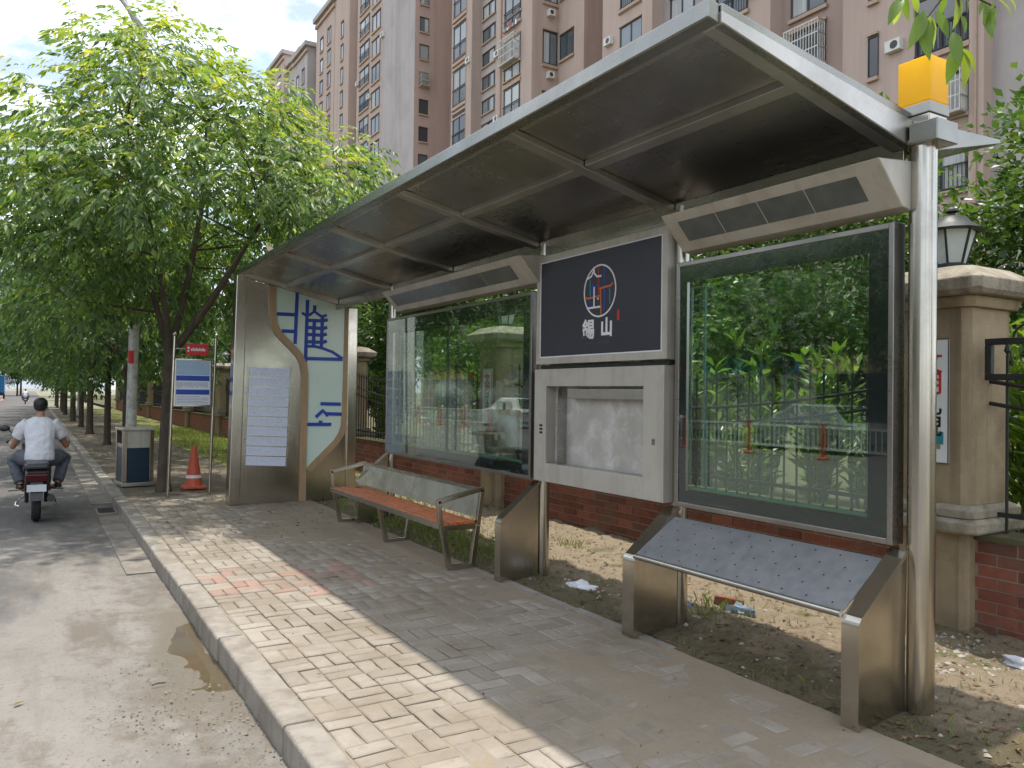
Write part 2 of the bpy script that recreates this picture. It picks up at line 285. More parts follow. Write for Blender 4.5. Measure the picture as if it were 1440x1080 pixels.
base = mixc(t, ramp(t, noise(t, g, 30, 5, 0.7), [(0.5, (0, 0, 0)), (0.75, (0.6, 0.6, 0.6))]), base, (0.19, 0.155, 0.115))
finish(t, base, 0.9, 0, bumpn(t, noise(t, g, 90, 6, 0.7), 0.35, 0.006), 0.25); MT['mud'] = m
m, t = newmat('sandy_soil')
g = nd(t, 'ShaderNodeNewGeometry').outputs['Position']
base = mixc(t, noise(t, g, 3.0, 8, 0.65), (0.235, 0.185, 0.125), (0.35, 0.285, 0.20))
base = mixc(t, ramp(t, noise(t, g, 16, 8, 0.7), [(0.52, (0, 0, 0)), (0.66, (0.85, 0.85, 0.85))]), base, (0.14, 0.10, 0.06))
base = mixc(t, ramp(t, noise(t, g, 2.1, 6, 0.6), [(0.56, (0, 0, 0)), (0.66, (0.7, 0.7, 0.7))]), base, (0.10, 0.105, 0.035))
sxx = nd(t, 'ShaderNodeSeparateXYZ', {'Vector': g}).outputs['X']
edge_dark = nd(t, 'ShaderNodeMapRange', {'Value': math_(t, 'ADD', sxx, math_(t, 'MULTIPLY_ADD', noise(t, g, 3.2, 7, 0.65), 1.5, -0.75)), 'From Min': 3.45, 'From Max': 3.95, 'To Min': 0.85, 'To Max': 0.0}).outputs[0]  # soil gets darker towards the pavement edging, border broken by noise
base = mixc(t, edge_dark, base, mixc(t, noise(t, g, 11, 7, 0.7), (0.085, 0.068, 0.045), (0.15, 0.135, 0.075)))
finish(t, base, 0.97, 0, bumpn(t, noise(t, g, 45, 8, 0.7), 1.0, 0.025), 0.15); MT['soil'] = m
MT['water'] = glassmat('shallow_brown_water', (0.86, 0.80, 0.69), 0.02, 0.06)
MT['ground'] = simple('far_ground', (0.22, 0.20, 0.15), (0.15, 0.16, 0.09), 0.95, 0, 0.2)
MT['lawn'] = simple('thin_lawn_soil', (0.15, 0.15, 0.06), (0.10, 0.12, 0.035), 0.95, 0, 2.5, 0.6, 30, 0.1, dirt=(0.24, 0.19, 0.10), dirt_scale=1.5)
m, t = newmat('brick_wall_far')
g = nd(t, 'ShaderNodeNewGeometry').outputs['Position']
rot = nd(t, 'ShaderNodeMapping', {'Vector': g, 'Rotation': (0, rad(90), rad(90))}).outputs[0]
sx = nd(t, 'ShaderNodeSeparateXYZ', {'Vector': g}); cb = nd(t, 'ShaderNodeCombineXYZ', {'X': sx.outputs['Y'], 'Y': sx.outputs['Z']})
bk = nd(t, 'ShaderNodeTexBrick', {'Vector': cb.outputs[0], 'Color1': (0.26, 0.09, 0.06, 1), 'Color2': (0.21, 0.07, 0.045, 1), 'Mortar': (0.30, 0.23, 0.18, 1), 'Scale': 1.0, 'Mortar Size': 0.006, 'Brick Width': 0.24, 'Row Height': 0.075})
finish(t, bk.outputs[0], 0.9, 0, None, 0.2); MT['brick_far'] = m

# ------------------------------------------------------------------ mesh helpers
OFF = {}
class MB:
    def __init__(s): s.v = []; s.f = []
    def add(s, vs, fs):
        b = len(s.v); s.v += [tuple(p) for p in vs]; s.f += [tuple(i + b for i in f) for f in fs]; return s
    def box(s, x0, y0, z0, x1, y1, z1):
        x0, x1 = min(x0, x1), max(x0, x1); y0, y1 = min(y0, y1), max(y0, y1); z0, z1 = min(z0, z1), max(z0, z1)
        return s.add([(x0,y0,z0),(x1,y0,z0),(x1,y1,z0),(x0,y1,z0),(x0,y0,z1),(x1,y0,z1),(x1,y1,z1),(x0,y1,z1)],
                     [(0,3,2,1),(4,5,6,7),(0,1,5,4),(1,2,6,5),(2,3,7,6),(3,0,4,7)])
    def prism(s, pts, axis, a, b):
        # pts: 2-D outline; axis 'x': (y,z) outline, 'y': (x,z), 'z': (x,y); extruded from a to b
        n = len(pts)
        def mkp(p, w): return {'x': (w, p[0], p[1]), 'y': (p[0], w, p[1]), 'z': (p[0], p[1], w)}[axis]
        vs = [mkp(p, a) for p in pts] + [mkp(p, b) for p in pts]
        fs = [tuple(range(n)), tuple(range(2*n-1, n-1, -1))] + [(i, i+n, (i+1)%n+n, (i+1)%n) for i in range(n)]
        return s.add(vs, fs)
    def bar(s, p0, p1, w, h, upv=(0,0,1)):
        p0 = Vector(p0); p1 = Vector(p1); d = (p1-p0).normalized(); u = Vector(upv)
        if abs(d.dot(u)) > 0.98: u = Vector((0,1,0))
        a = d.cross(u).normalized(); b = a.cross(d).normalized()
        vs = [p + a*sx*w/2 + b*sy*h/2 for p in (p0, p1) for sx, sy in ((-1,-1),(1,-1),(1,1),(-1,1))]
        return s.add(vs, [(0,1,2,3),(7,6,5,4),(0,4,5,1),(1,5,6,2),(2,6,7,3),(3,7,4,0)])
    def tube(s, pts, r, n=8, cap=True):
        P = [Vector(p) for p in pts]; R_ = r if hasattr(r, '__len__') else [r]*len(P)
        t0 = (P[1]-P[0]).normalized(); a = t0.orthogonal().normalized(); vs = []; fs = []
        for i, p in enumerate(P):
            tt = (P[min(i+1, len(P)-1)] - P[max(i-1, 0)]).normalized()
            a = (a - tt*a.dot(tt)).normalized(); b = tt.cross(a)
            for k in range(n):
                th = 2*math.pi*k/n; vs.append(p + (a*math.cos(th) + b*math.sin(th))*R_[i])
        for i in range(len(P)-1):
            for k in range(n):
                fs.append((i*n+k, i*n+(k+1)%n, (i+1)*n+(k+1)%n, (i+1)*n+k))
        if cap: fs += [tuple(range(n-1,-1,-1)), tuple(range((len(P)-1)*n, len(P)*n))]
        return s.add(vs, fs)
    def lathe(s, prof, c=(0,0,0), n=16, ph=0.0):
        vs = []; fs = []; m = len(prof)
        for r, z in prof:
            for k in range(n):
                th = 2*math.pi*k/n + ph; vs.append((c[0]+r*math.cos(th), c[1]+r*math.sin(th), c[2]+z))
        for i in range(m-1):
            for k in range(n): fs.append((i*n+k, i*n+(k+1)%n, (i+1)*n+(k+1)%n, (i+1)*n+k))
        fs += [tuple(range(n-1,-1,-1)), tuple(range((m-1)*n, m*n))]
        return s.add(vs, fs)
    def loft(s, rings, n=14):
        # rings: (cx,cy,cz,rx,ry) ellipses in the horizontal plane
        vs = []; fs = []
        for cx, cy, cz, rx, ry in rings:
            for k in range(n):
                th = 2*math.pi*k/n; vs.append((cx+rx*math.cos(th), cy+ry*math.sin(th), cz))
        for i in range(len(rings)-1):
            for k in range(n): fs.append((i*n+k, i*n+(k+1)%n, (i+1)*n+(k+1)%n, (i+1)*n+k))
        fs += [tuple(range(n-1,-1,-1)), tuple(range((len(rings)-1)*n, len(rings)*n))]
        return s.add(vs, fs)
    def ell(s, c, r, n=12, m=8):
        return s.loft([(c[0], c[1], c[2]-r[2]*math.cos(math.pi*(i+0.02)/(m+0.04)), r[0]*math.sin(math.pi*(i+0.02)/(m+0.04)), r[1]*math.sin(math.pi*(i+0.02)/(m+0.04))) for i in range(m+1)], n)
    def wheel(s, c, r, w, n=20, rim=0.62):
        # axis along x, a torus-like tyre section
        prof = [(rim*r,-w/2),(0.9*r,-w/2),(r,-w*0.25),(r,w*0.25),(0.9*r,w/2),(rim*r,w/2)]
        vs = []; fs = []; m = len(prof)
        for q, x in prof:
            for k in range(n):
                th = 2*math.pi*k/n; vs.append((c[0]+x, c[1]+q*math.cos(th), c[2]+q*math.sin(th)))
        for i in range(m):
            for k in range(n): fs.append((i*n+k, i*n+(k+1)%n, ((i+1)%m)*n+(k+1)%n, ((i+1)%m)*n+k))
        return s.add(vs, fs)
    def mesh(s, name, mat, off=(0,0,0), smooth=0):
        me = bpy.data.meshes.new(name)
        me.from_pydata([(p[0]-off[0], p[1]-off[1], p[2]-off[2]) for p in s.v], [], s.f)
        bm = bmesh.new(); bm.from_mesh(me); bmesh.ops.recalc_face_normals(bm, faces=bm.faces); bm.to_mesh(me); bm.free()
        if mat is not None: me.materials.append(MT[mat] if isinstance(mat, str) else mat)
        if smooth:
            for p in me.polygons: p.use_smooth = True
            me.set_sharp_from_angle(angle=rad(smooth))
        return me
    def build(s, name, mat, parent=None, smooth=0, bevel=0.0, at=None):
        off = OFF.get(parent, Vector((0,0,0))) if parent else (Vector(at) if at else Vector((0,0,0)))
        me = s.mesh(name, mat, off, smooth)
        o = bpy.data.objects.new(name, me); COL.objects.link(o)
        if parent: o.parent = parent
        else: o.location = off
        OFF[o] = off
        if bevel:
            b = o.modifiers.new('bevel', 'BEVEL'); b.width = bevel; b.segments = 2; b.limit_method = 'ANGLE'; b.angle_limit = rad(40)
        return o
def tag(o, label=None, cat=None, group=None, kind=None):
    if label: o['label'] = label
    if cat: o['category'] = cat
    if group: o['group'] = group
    if kind: o['kind'] = kind
    return o
def thing(name, loc, label, cat, group=None, rz=0.0):
    o = bpy.data.objects.new(name, None); COL.objects.link(o); o.location = loc; o.rotation_euler = (0, 0, rz); o.empty_display_size = 0.2
    OFF[o] = Vector(loc) if not rz else Vector((0,0,0))
    return tag(o, label, cat, group)
def local_thing(name, loc, label, cat, group=None, rz=0.0):
    o = thing(name, loc, label, cat, group, rz); OFF[o] = Vector((0,0,0)); return o
def share(name, me, parent, loc=(0,0,0), rot=(0,0,0), scale=(1,1,1)):
    o = bpy.data.objects.new(name, me); COL.objects.link(o); o.parent = parent
    o.location = loc; o.rotation_euler = rot; o.scale = scale; OFF[o] = Vector((0,0,0)); return o
def copy_tree(o, parent=None):
    c = o.copy(); COL.objects.link(c); c.parent = parent
    for ch in list(o.children): copy_tree(ch, c)
    return c
def structure(name, mb, mat, smooth=0): return tag(mb.build(name, mat, None, smooth), kind='structure')
def np_mesh(name, V, F, mat, smooth=False):
    V = np.asarray(V, np.float32).reshape(-1, 3); F = np.asarray(F, np.int32); k = F.shape[1]; nf = F.shape[0]
    me = bpy.data.meshes.new(name); me.vertices.add(len(V)); me.vertices.foreach_set('co', V.ravel())
    me.loops.add(nf*k); me.loops.foreach_set('vertex_index', F.ravel())
    me.polygons.add(nf); me.polygons.foreach_set('loop_start', np.arange(0, nf*k, k, dtype=np.int32))
    me.polygons.foreach_set('loop_total', np.full(nf, k, np.int32))
    if smooth: me.polygons.foreach_set('use_smooth', np.ones(nf, bool))
    for q in (mat if isinstance(mat, (list, tuple)) else [mat]): me.materials.append(MT[q])
    me.update(calc_edges=True); me.validate(); return me
def link_obj(name, me, parent=None, loc=(0,0,0)):
    o = bpy.data.objects.new(name, me); COL.objects.link(o); o.parent = parent; o.location = loc; OFF[o] = Vector((0,0,0)); return o
_lat = {}
def vnoise(x, y, seed):
    if seed not in _lat: _lat[seed] = np.random.RandomState(seed).rand(256, 256)
    L = _lat[seed]; xi = np.floor(x).astype(int); yi = np.floor(y).astype(int); fx = x-xi; fy = y-yi
    fx = fx*fx*(3-2*fx); fy = fy*fy*(3-2*fy)
    a = L[xi%256, yi%256]; b = L[(xi+1)%256, yi%256]; c = L[xi%256, (yi+1)%256]; d = L[(xi+1)%256, (yi+1)%256]
    return (a*(1-fx)+b*fx)*(1-fy) + (c*(1-fx)+d*fx)*fy
def fbm(x, y, seed, oct=4):
    r = 0; a = 0.5; n = 0
    for i in range(oct): r = r + a*vnoise(x*2**i, y*2**i, seed+i); n += a; a *= 0.5
    return r/n
def grid_mesh(name, x0, x1, y0, y1, step, zf, mat):
    nx = int((x1-x0)/step)+1; ny = int((y1-y0)/step)+1
    X, Y = np.meshgrid(np.linspace(x0, x1, nx), np.linspace(y0, y1, ny), indexing='ij'); Z = zf(X, Y)
    V = np.stack([X, Y, Z], -1).reshape(-1, 3); I = np.arange(nx*ny).reshape(nx, ny)
    F = np.stack([I[:-1,:-1], I[1:,:-1], I[1:,1:], I[:-1,1:]], -1).reshape(-1, 4)
    return np_mesh(name, V, F, mat, True)
def text_mesh(body, size, mat, offset=0.0):
    cu = bpy.data.curves.new('lettering', 'FONT'); cu.body = body; cu.size = size; cu.align_x = 'CENTER'; cu.align_y = 'CENTER'; cu.extrude = 0.001; cu.offset = offset; cu.resolution_u = 3
    o = bpy.data.objects.new('lettering', cu); COL.objects.link(o); bpy.context.view_layer.update()
    me = bpy.data.meshes.new_from_object(o.evaluated_get(bpy.context.evaluated_depsgraph_get()))
    bpy.data.objects.remove(o); me.materials.clear(); me.materials.append(MT[mat]); return me
ROT_ROAD = (rad(90), 0, rad(-90))      # flat lettering turned to face -X (the road)
rng = np.random.RandomState(7); random.seed(7)

# ------------------------------------------------------------------ ground, road, kerb, pavement
structure('ground', MB().add([(-900,-300,-0.17),(900,-300,-0.17),(900,1500,-0.17),(-900,1500,-0.17)], [(0,1,2,3)]), 'ground')
def road_z(X, Y): return -0.13 - 0.022*np.exp(-((X-0.93)/0.24)**2-((Y-5.2)/1.15)**2)*(0.25+1.5*fbm(X*5, Y*2.6, 19)) - 0.008*np.exp(-((X-0.62)/0.22)**2-((Y-4.55)/0.35)**2) + 0.012*(fbm(X*0.9, Y*0.5, 11)-0.5)*np.clip((9-Y)/6, 0, 1) + 0.010*(fbm(X*6, Y*6, 15)-0.5)*(0.5+np.clip(X, 0, 1)*np.clip((7-Y)/2, 0, 1))
rn = link_obj('road', grid_mesh('road', -7.0, 1.02, -3.0, 14.0, 0.05, road_z, 'road')); tag(rn, kind='structure')
tag(MB().add([(-10.9,-60,-0.133),(1.02,-60,-0.133),(1.02,-3.0,-0.133),(-10.9,-3.0,-0.133)], [(0,1,2,3)]).add([(-10.9,-3.0,-0.133),(-7.0,-3.0,-0.133),(-7.0,14,-0.133),(-10.9,14,-0.133)], [(0,1,2,3)]).add([(-10.9,14,-0.131),(1.02,14,-0.131),(1.02,400,-0.131),(-10.9,400,-0.131)], [(0,1,2,3)]).build('road_surface', 'road'), kind='structure')
tag(MB().add([(-30,-60,-0.137),(-10.9,-60,-0.137),(-10.9,400,-0.137),(-30,400,-0.137)], [(0,1,2,3)]).build('far_carriageway', 'road'), kind='structure')

kerb = structure('kerb', MB().box(0.985, -3.5, -0.2, 1.115, 70, -0.03), 'kerb')
yy = -3.0; ks = []
for i in range(3):
    b = MB(); b.prism([(0.0,-0.15),(0.0,-0.012),(0.012,0.0),(0.148,0.0),(0.155,-0.15)], 'y', 0.0, 0.715); ks.append(b.mesh('kerb_stone', 'kerb'))
while yy < 66:
    o = share('kerb_stone', ks[0], kerb, (0.972+random.uniform(-.006,.006), yy, random.uniform(-.004,.006)), (random.uniform(-.004,.004), random.uniform(-.02,.02), random.uniform(-.008,.008)))
    if yy < 16:
        bv = o.modifiers.new('bevel', 'BEVEL'); bv.width = 0.012; bv.segments = 2
    yy += 0.728
gut = structure('gutter', MB().box(0.715, 6.9, -0.16, 0.985, 66, -0.134), 'gutter')
gs = MB().box(0, 0, -0.03, 0.25, 0.585, 0.012).mesh('gutter_slab', 'gutter'); yy = 7.6
while yy < 44:
    if abs(yy+0.3-11.7) > 0.45: share('gutter_slab', gs, gut, (0.722, yy, -0.128+random.uniform(-.002,.002)), (0, random.uniform(-.008,.008), random.uniform(-.01,.01)))
    yy += 0.6
# iron drain grate
dg = thing('drain_grate', (0.85, 11.7, -0.13), 'small dark iron drain grate set in the gutter beside the kerb', 'drain grate')
MB().box(0.735,11.45,-0.14,0.965,11.95,-0.119).build('frame', 'mortar', dg)
for k in range(8): MB().box(0.755,11.475+k*0.058,-0.1185,0.945,11.507+k*0.058,-0.112).build('slat', 'dark_metal', dg)

pav = structure('pavement', MB().add([(1.115,-3,-0.014),(3.25,-3,-0.014),(3.25,66,-0.014),(1.115,66,-0.014)], [(0,1,2,3)]), 'joint')
def paver_mesh(mat):
    b = MB(); L, H_, D = 0.190, 0.090, 0.03; c = 0.007
    bot = [(-L/2,-H_/2),(L/2,-H_/2),(L/2,H_/2),(-L/2,H_/2)]
    top = [(x*(1-2*c/L), y*(1-2*c/H_)) for x, y in bot]
    vs = [(x,y,-D) for x,y in bot] + [(x,y,-c*0.7) for x,y in bot] + [(x,y,0) for x,y in top]
    fs = [(8,9,10,11)] + [(i,(i+1)%4,(i+1)%4+4,i+4) for i in range(4)] + [(i+4,(i+1)%4+4,(i+1)%4+8,i+8) for i in range(4)]
    return b.add(vs, fs).mesh('paver', mat)
pm = {False: paver_mesh('paver'), True: paver_mesh('paver_red')}
slots = []
nx, ny = 10, 52
for ix in range(nx):
    for iy in range(ny):
        cx = 1.13 + 0.2*ix + 0.1; cy = 1.4 + 0.2*iy + 0.1
        for k in (-1, 1):
            p = (cx + k*0.05, cy, math.pi/2) if (ix+iy) % 2 else (cx, cy + k*0.05, 0.0)
            slots.append(p)
def wdepth(p): return 0.5155*p[0] + 0.8568*p[1]
def inview(p):
    w = wdepth(p); u = (0.8567*p[0]-0.5156*p[1])/w; v = 1.48/w
    return abs(u) < 0.66 and v < 0.50
slots.sort(key=lambda p: (not inview(p), wdepth(p)))
rest_v = []; rest_f = []; rest_m = []
base_v = np.array([v.co[:] for v in pm[False].vertices]); base_f = [tuple(p.vertices) for p in pm[False].polygons]
for i, (x, y, a) in enumerate(slots):
    red = (5.7 < y < 6.9 and x < 2.35 and random.random() < 0.42) 
    z = random.uniform(-0.005, 0.002); da = random.uniform(-0.03, 0.03); tx, ty = random.uniform(-.022,.022), random.uniform(-.022,.022)
    if i < 300: share('paver', pm[red], pav, (x + random.uniform(-.002,.002), y + random.uniform(-.002,.002), z), (tx, ty, a+da))
    else:
        M3 = np.array(Matrix.Rotation(a+da, 3, 'Z') @ Matrix.Rotation(tx, 3, 'X') @ Matrix.Rotation(ty, 3, 'Y'))
        b = len(rest_v)*12; rest_v.append(base_v @ M3.T + (x, y, z)); rest_f += [tuple(q+b for q in f) for f in base_f]; rest_m += [int(red)]*len(base_f)
me = np_mesh('pavers_beyond', np.concatenate(rest_v), np.array(rest_f), ['paver', 'paver_red']); me.polygons.foreach_set('material_index', np.array(rest_m, np.int32))
o = link_obj('pavers_beyond', me, pav); tag(o, kind='stuff')
def film(X, Y):
    bias = -0.0135 + 0.0108*np.clip((X-1.75)/0.8, 0, 1) + 0.003*np.clip((X-2.75)/0.4, 0, 1) + 0.003*np.clip((Y-7.2)/2.0, 0, 1) - 0.002*np.clip((4.3-np.abs(Y-4.0)-3.2)/1.0, 0, 1)
    return bias + 0.022*(fbm(X*1.3, Y*1.1, 31)-0.47) + 0.008*(fbm(X*9, Y*9, 41, 3)-0.5)
tag(link_obj('dried_mud', grid_mesh('dried_mud', 1.12, 3.24, 1.0, 12.0, 0.022, film, 'mud')), kind='structure')
edge = structure('pavement_edging', MB().box(3.205,-3,-0.1,3.245,30,-0.02), 'kerb')
em = MB().box(0,0,-0.08,0.07,0.96,0.0).mesh('edging_stone', 'kerb'); yy = -0.4
while yy < 20:
    share('edging_stone', em, edge, (3.19+random.uniform(-.012,.012), yy, random.uniform(-.014,.004)), (random.uniform(-.008,.008), random.uniform(-.05,.05), random.uniform(-.015,.015))); yy += 0.98
def soilz(X, Y):
    e = np.clip((X-3.2)/0.35, 0, 1)
    return -0.02 + 0.035*e + 0.07*(fbm(X*1.4, Y*1.4, 51)-0.45)*e + 0.05*(fbm(X*7, Y*7, 61)-0.5)*(0.35+e)+ 0.03*np.clip((X-4.7)/0.4, 0, 1)
tag(link_obj('soil_strip', grid_mesh('soil_strip', 3.17, 5.3, -1.5, 14.0, 0.03, soilz, 'soil')), kind='structure')
tag(link_obj('verge', grid_mesh('verge', 3.22, 5.3, 14.0, 66.0, 0.25, lambda X, Y: 0.0+0.06*(fbm(X, Y, 71)-0.5), 'lawn')), kind='structure')
structure('garden', MB().add([(5.2,-20,0.05),(60,-20,0.05),(60,200,0.05),(5.2,200,0.05)], [(0,1,2,3)]), 'coping')
# puddle: a level sheet of water lying in the dip of the road by the kerb
tag(MB().add([(0.25,3.2,-0.1475),(0.98,3.2,-0.1475),(0.98,7.2,-0.1475),(0.25,7.2,-0.1475)], [(0,1,2,3)]).build('puddle_water', 'water'), kind='structure')

# ------------------------------------------------------------------ loose bits on the ground
def scatter_stones(name, n, box, smin, smax, mat, zf, seed, bumps=True):
    r = np.random.RandomState(seed); b = MB()
    for i in range(n):
        x, y = r.uniform(box[0], box[1]), r.uniform(box[2], box[3]); s = smin + (smax-smin)*r.rand()**3
        vs = [(x+s*r.uniform(.6,1)*dx, y+s*r.uniform(.6,1)*dy, zf(x,y)+s*0.7*r.uniform(.5,1)*dz) for dx,dy,dz in ((1,0,0),(0,1,0),(-1,0,0),(0,-1,0),(0,0,1))]
        b.add(vs, [(0,1,4),(1,2,4),(2,3,4),(3,0,4)])
    return tag(b.build(name, mat), kind='stuff')
sz = lambda x, y: float(soilz(np.array(x), np.array(y)))
scatter_stones('soil_pebbles', 900, (3.25, 5.1, 1.5, 9.0), 0.004, 0.03, 'stone', sz, 3)
scatter_stones('soil_clods', 800, (3.22, 5.1, 1.5, 9.0), 0.006, 0.035, 'soil', sz, 4)
scatter_stones('plaster_rubble', 260, (4.15, 4.95, 2.25, 3.0), 0.006, 0.03, 'plaster_bits', sz, 5)
scatter_stones('road_clods', 1300, (0.1, 0.97, 2.2, 4.6), 0.002, 0.012, 'mud', lambda x, y: -0.131, 9)
scatter_stones('road_grit', 1500, (0.25, 0.97, 2.2, 5.2), 0.0015, 0.009, 'soil', lambda x, y: -0.131, 6)
scatter_stones('pavement_grit', 240, (1.2, 3.15, 1.8, 9), 0.002, 0.009, 'soil', lambda x, y: 0.0, 8)
def blades(name, spots, n, h, w, mat, seed, zf):
    r = np.random.RandomState(seed); V = []; k = 0
    for (cx, cy, sx, sy) in spots:
        m = int(n*sx*sy*4)
        for i in range(max(m, 6)):
            x = cx+r.normal()*sx*0.5; y = cy+r.normal()*sy*0.5; a = r.uniform(0, 6.28); L = h*r.uniform(.4, 1.1); t = r.uniform(.2, .9)*L
            if x < 3.27: continue
            z = zf(x, y); dx, dy = math.cos(a), math.sin(a)
            V.append([(x-dy*w, y+dx*w, z), (x+dy*w, y-dx*w, z), (x+dx*t*.45+dy*w*.6, y+dy*t*.45-dx*w*.6, z+L*.7), (x+dx*t, y+dy*t, z+L)])
    V = np.array(V); F = np.arange(len(V)*4).reshape(-1, 4)
    return tag(link_obj(name, np_mesh(name, V, F, mat)), kind='stuff')
blades('grass_tufts', [(3.45,7.6,.35,2.2),(3.55,6.4,.4,1.2),(3.9,8.4,.6,1.4),(4.6,6.6,.15,.15),(3.35,3.0,.15,.5),(3.5,2.75,.2,.3),(3.4,2.4,.25,.3),(3.95,3.5,.3,.3),(4.2,4.1,.3,.3),(4.4,2.0,.3,.3),(4.7,2.75,.3,.1),(3.6,1.95,.25,.2),(3.9,4.9,.2,.2),(4.0,2.5,.2,.3)], 110, 0.05, 0.0025, 'grass', 12, sz)
blades('bench_side_grass', [(3.55,6.5,.35,.9),(3.7,7.4,.4,1.0),(3.6,8.2,.4,.8),(4.5,6.3,.15,.2),(4.0,3.9,.25,.25)], 420, 0.075, 0.0035, 'grass', 14, sz)
blades('verge_grass', [(4.2,9.5+2.0*k,1.2,1.6) for k in range(12)], 110, 0.11, 0.005, 'grass', 13, lambda x, y: 0.0)
def litter(name, n, box, size, zf, seed):
    r = np.random.RandomState(seed); V = []
    for i in range(n):
        x, y = r.uniform(box[0], box[1]), r.uniform(box[2], box[3]); a = r.uniform(0, 6.28); L = size*r.uniform(.4, 1.2); z = zf(x, y)+0.004
        dx, dy = math.cos(a)*L, math.sin(a)*L
        V.append([(x-dx, y-dy, z), (x-dy*.35, y+dx*.35, z+r.uniform(0,.012)), (x+dx, y+dy, z+r.uniform(0,.01)), (x+dy*.35, y-dx*.35, z+r.uniform(0,.012))])
    return tag(link_obj(name, np_mesh(name, np.array(V), np.arange(n*4).reshape(-1, 4), 'dead_leaf')), kind='stuff')
litter('fallen_leaf_litter', 1500, (3.22, 5.1, 1.5, 9), 0.022, sz, 21)
litter('soil_edge_litter', 500, (3.2, 3.75, 1.5, 5.5), 0.022, sz, 24)
litter('leaf_litter_under_trees', 900, (1.15, 3.2, 8, 22), 0.025, lambda x, y: 0.002, 22)
litter('leaf_specks_on_paving', 40, (1.2, 3.1, 2, 8), 0.014, lambda x, y: 0.004, 23)
# single litter pieces
def crumple(name, c, rx, ry, rz_, mat, label, cat, seed, rot=0.0, z=None):
    r = np.random.RandomState(seed); b = MB(); b.ell((0,0,0), (1,1,1), 14, 9)
    vs = []
    for x, y, zz in b.v:
        k = 1 + 0.35*math.sin(5*x+seed)*math.sin(4*y+2*seed) + 0.18*math.sin(11*y+7*zz) + r.uniform(-.10, .10); X_, Y_ = x*rx*k, y*ry*k
        vs.append((X_*math.cos(rot)-Y_*math.sin(rot)+c[0], X_*math.sin(rot)+Y_*math.cos(rot)+c[1], max(zz, -0.15)*rz_*k+(sz(*c) if z is None else z)))
    b.v = vs
    return tag(b.build(name, mat, None, 35, at=(c[0], c[1], 0)), label, cat)
crumple('plastic_bag', (3.62, 4.95), 0.045, 0.15, 0.045, 'bag', 'crumpled white plastic bag lying on the soil beside the pavement edge', 'plastic bag', 1, 0.3)
crumple('rag', (4.10, 3.80), 0.06, 0.10, 0.05, 'blue_cloth', 'grey blue crumpled rag on the soil under the perforated perch', 'rag', 2, 0.5)
crumple('rag', (3.92, 4.15), 0.05, 0.06, 0.03, 'blue_cloth', 'smaller dark blue scrap on the soil by the perch leg', 'rag', 3, 1.2)
crumple('plastic_bag', (4.75, 2.25), 0.06, 0.16, 0.05, 'bag', 'white plastic sheet scrap lying at the foot of the brick wall', 'plastic bag', 4, 0.2)
bb = MB().box(-0.05,-0.1,0,0.05,0.1,0.055).build('loose_brick', 'brick', None, 0, 0.006, at=(0,0,0)); bb.location = (4.22, 4.02, sz(4.22,4.02)-0.005); bb.rotation_euler = (0.1, 0.15, 0.7)
tag(bb, 'broken red brick lying on the soil behind the perforated perch', 'brick')
lf = MB().add([(0,0,0.004),(0.012,0.03,0.012),(0.0,0.075,0.006),(-0.014,0.03,0.010)], [(0,1,2),(0,2,3)]).build('fallen_leaf', 'dead_leaf', None, at=(0,0,0)); lf.location = (-0.06, 4.72, -0.122); lf.rotation_euler = (0, 0, -0.9)
tag(lf, 'single dry brown leaf lying on the road', 'leaf')
tw = MB().tube([(0,0,0),(0.03,0.012,0.003),(0.07,0.01,0.0)], 0.004, 5).build('twig', 'bark', None, at=(0,0,0)); tw.location = (0.58, 4.7, -0.122); tag(tw, 'small dark twig lying on the muddy road near the puddle', 'twig')

# ------------------------------------------------------------------ bus shelter
sh = thing('bus_shelter', (3.5, 6.3, 0.0), 'long stainless steel bus shelter with sloping roof and glass display cases', 'bus shelter')
zt = lambda x: 3.035 - 0.158*(x-2.23)
zb = lambda x: 2.955 - 0.222*(x-2.25)
Y0, Y1 = 2.26, 10.62
for i, y in enumerate((2.21, 3.83, 5.43, 8.64)):
    MB().tube([(3.575, y, 0.0), (3.575, y, 2.70)], 0.061 if i == 0 else 0.052, 24).build('post', 'steel', sh, 40)
roof = MB().prism([(2.26, zt(2.26)-0.012), (3.66, zt(3.66)-0.012), (3.66, zt(3.66)-0.03), (2.26, zt(2.26)-0.03)], 'y', Y0+0.03, Y1-0.02).build('roof', 'steel_h', sh)
MB().prism([(2.23, zb(2.23)), (2.23, zt(2.23)), (2.29, zt(2.29)), (2.29, zb(2.29))], 'y', Y0, Y1).build('front_fascia', 'steel_fascia', roof, 0, 0.005)
beams = [2.30, 3.92, 5.53, 7.10, 8.70, 10.55]
for i, y in enumerate(beams):
    w = 0.055 if i in (0, 5) else 0.05
    dz = 0.0 if i in (0, 5) else 0.012
    MB().prism([(2.291, zb(2.291)+dz), (2.291, zt(2.291)-0.032), (3.54, zt(3.54)-0.032), (3.54, zb(3.54)+dz)], 'y', y-w, y+w).build('cross_beam', 'steel_beam', roof, 0, 0.004)
MB().prism([(2.293, zb(2.293)-0.002), (2.293, zt(2.293)+0.003), (3.66, zt(3.66)+0.003), (3.66, zb(3.66)-0.002)], 'y', Y0-0.012, Y0+0.028).build('end_fascia', 'steel_fascia', roof, 0, 0.004)
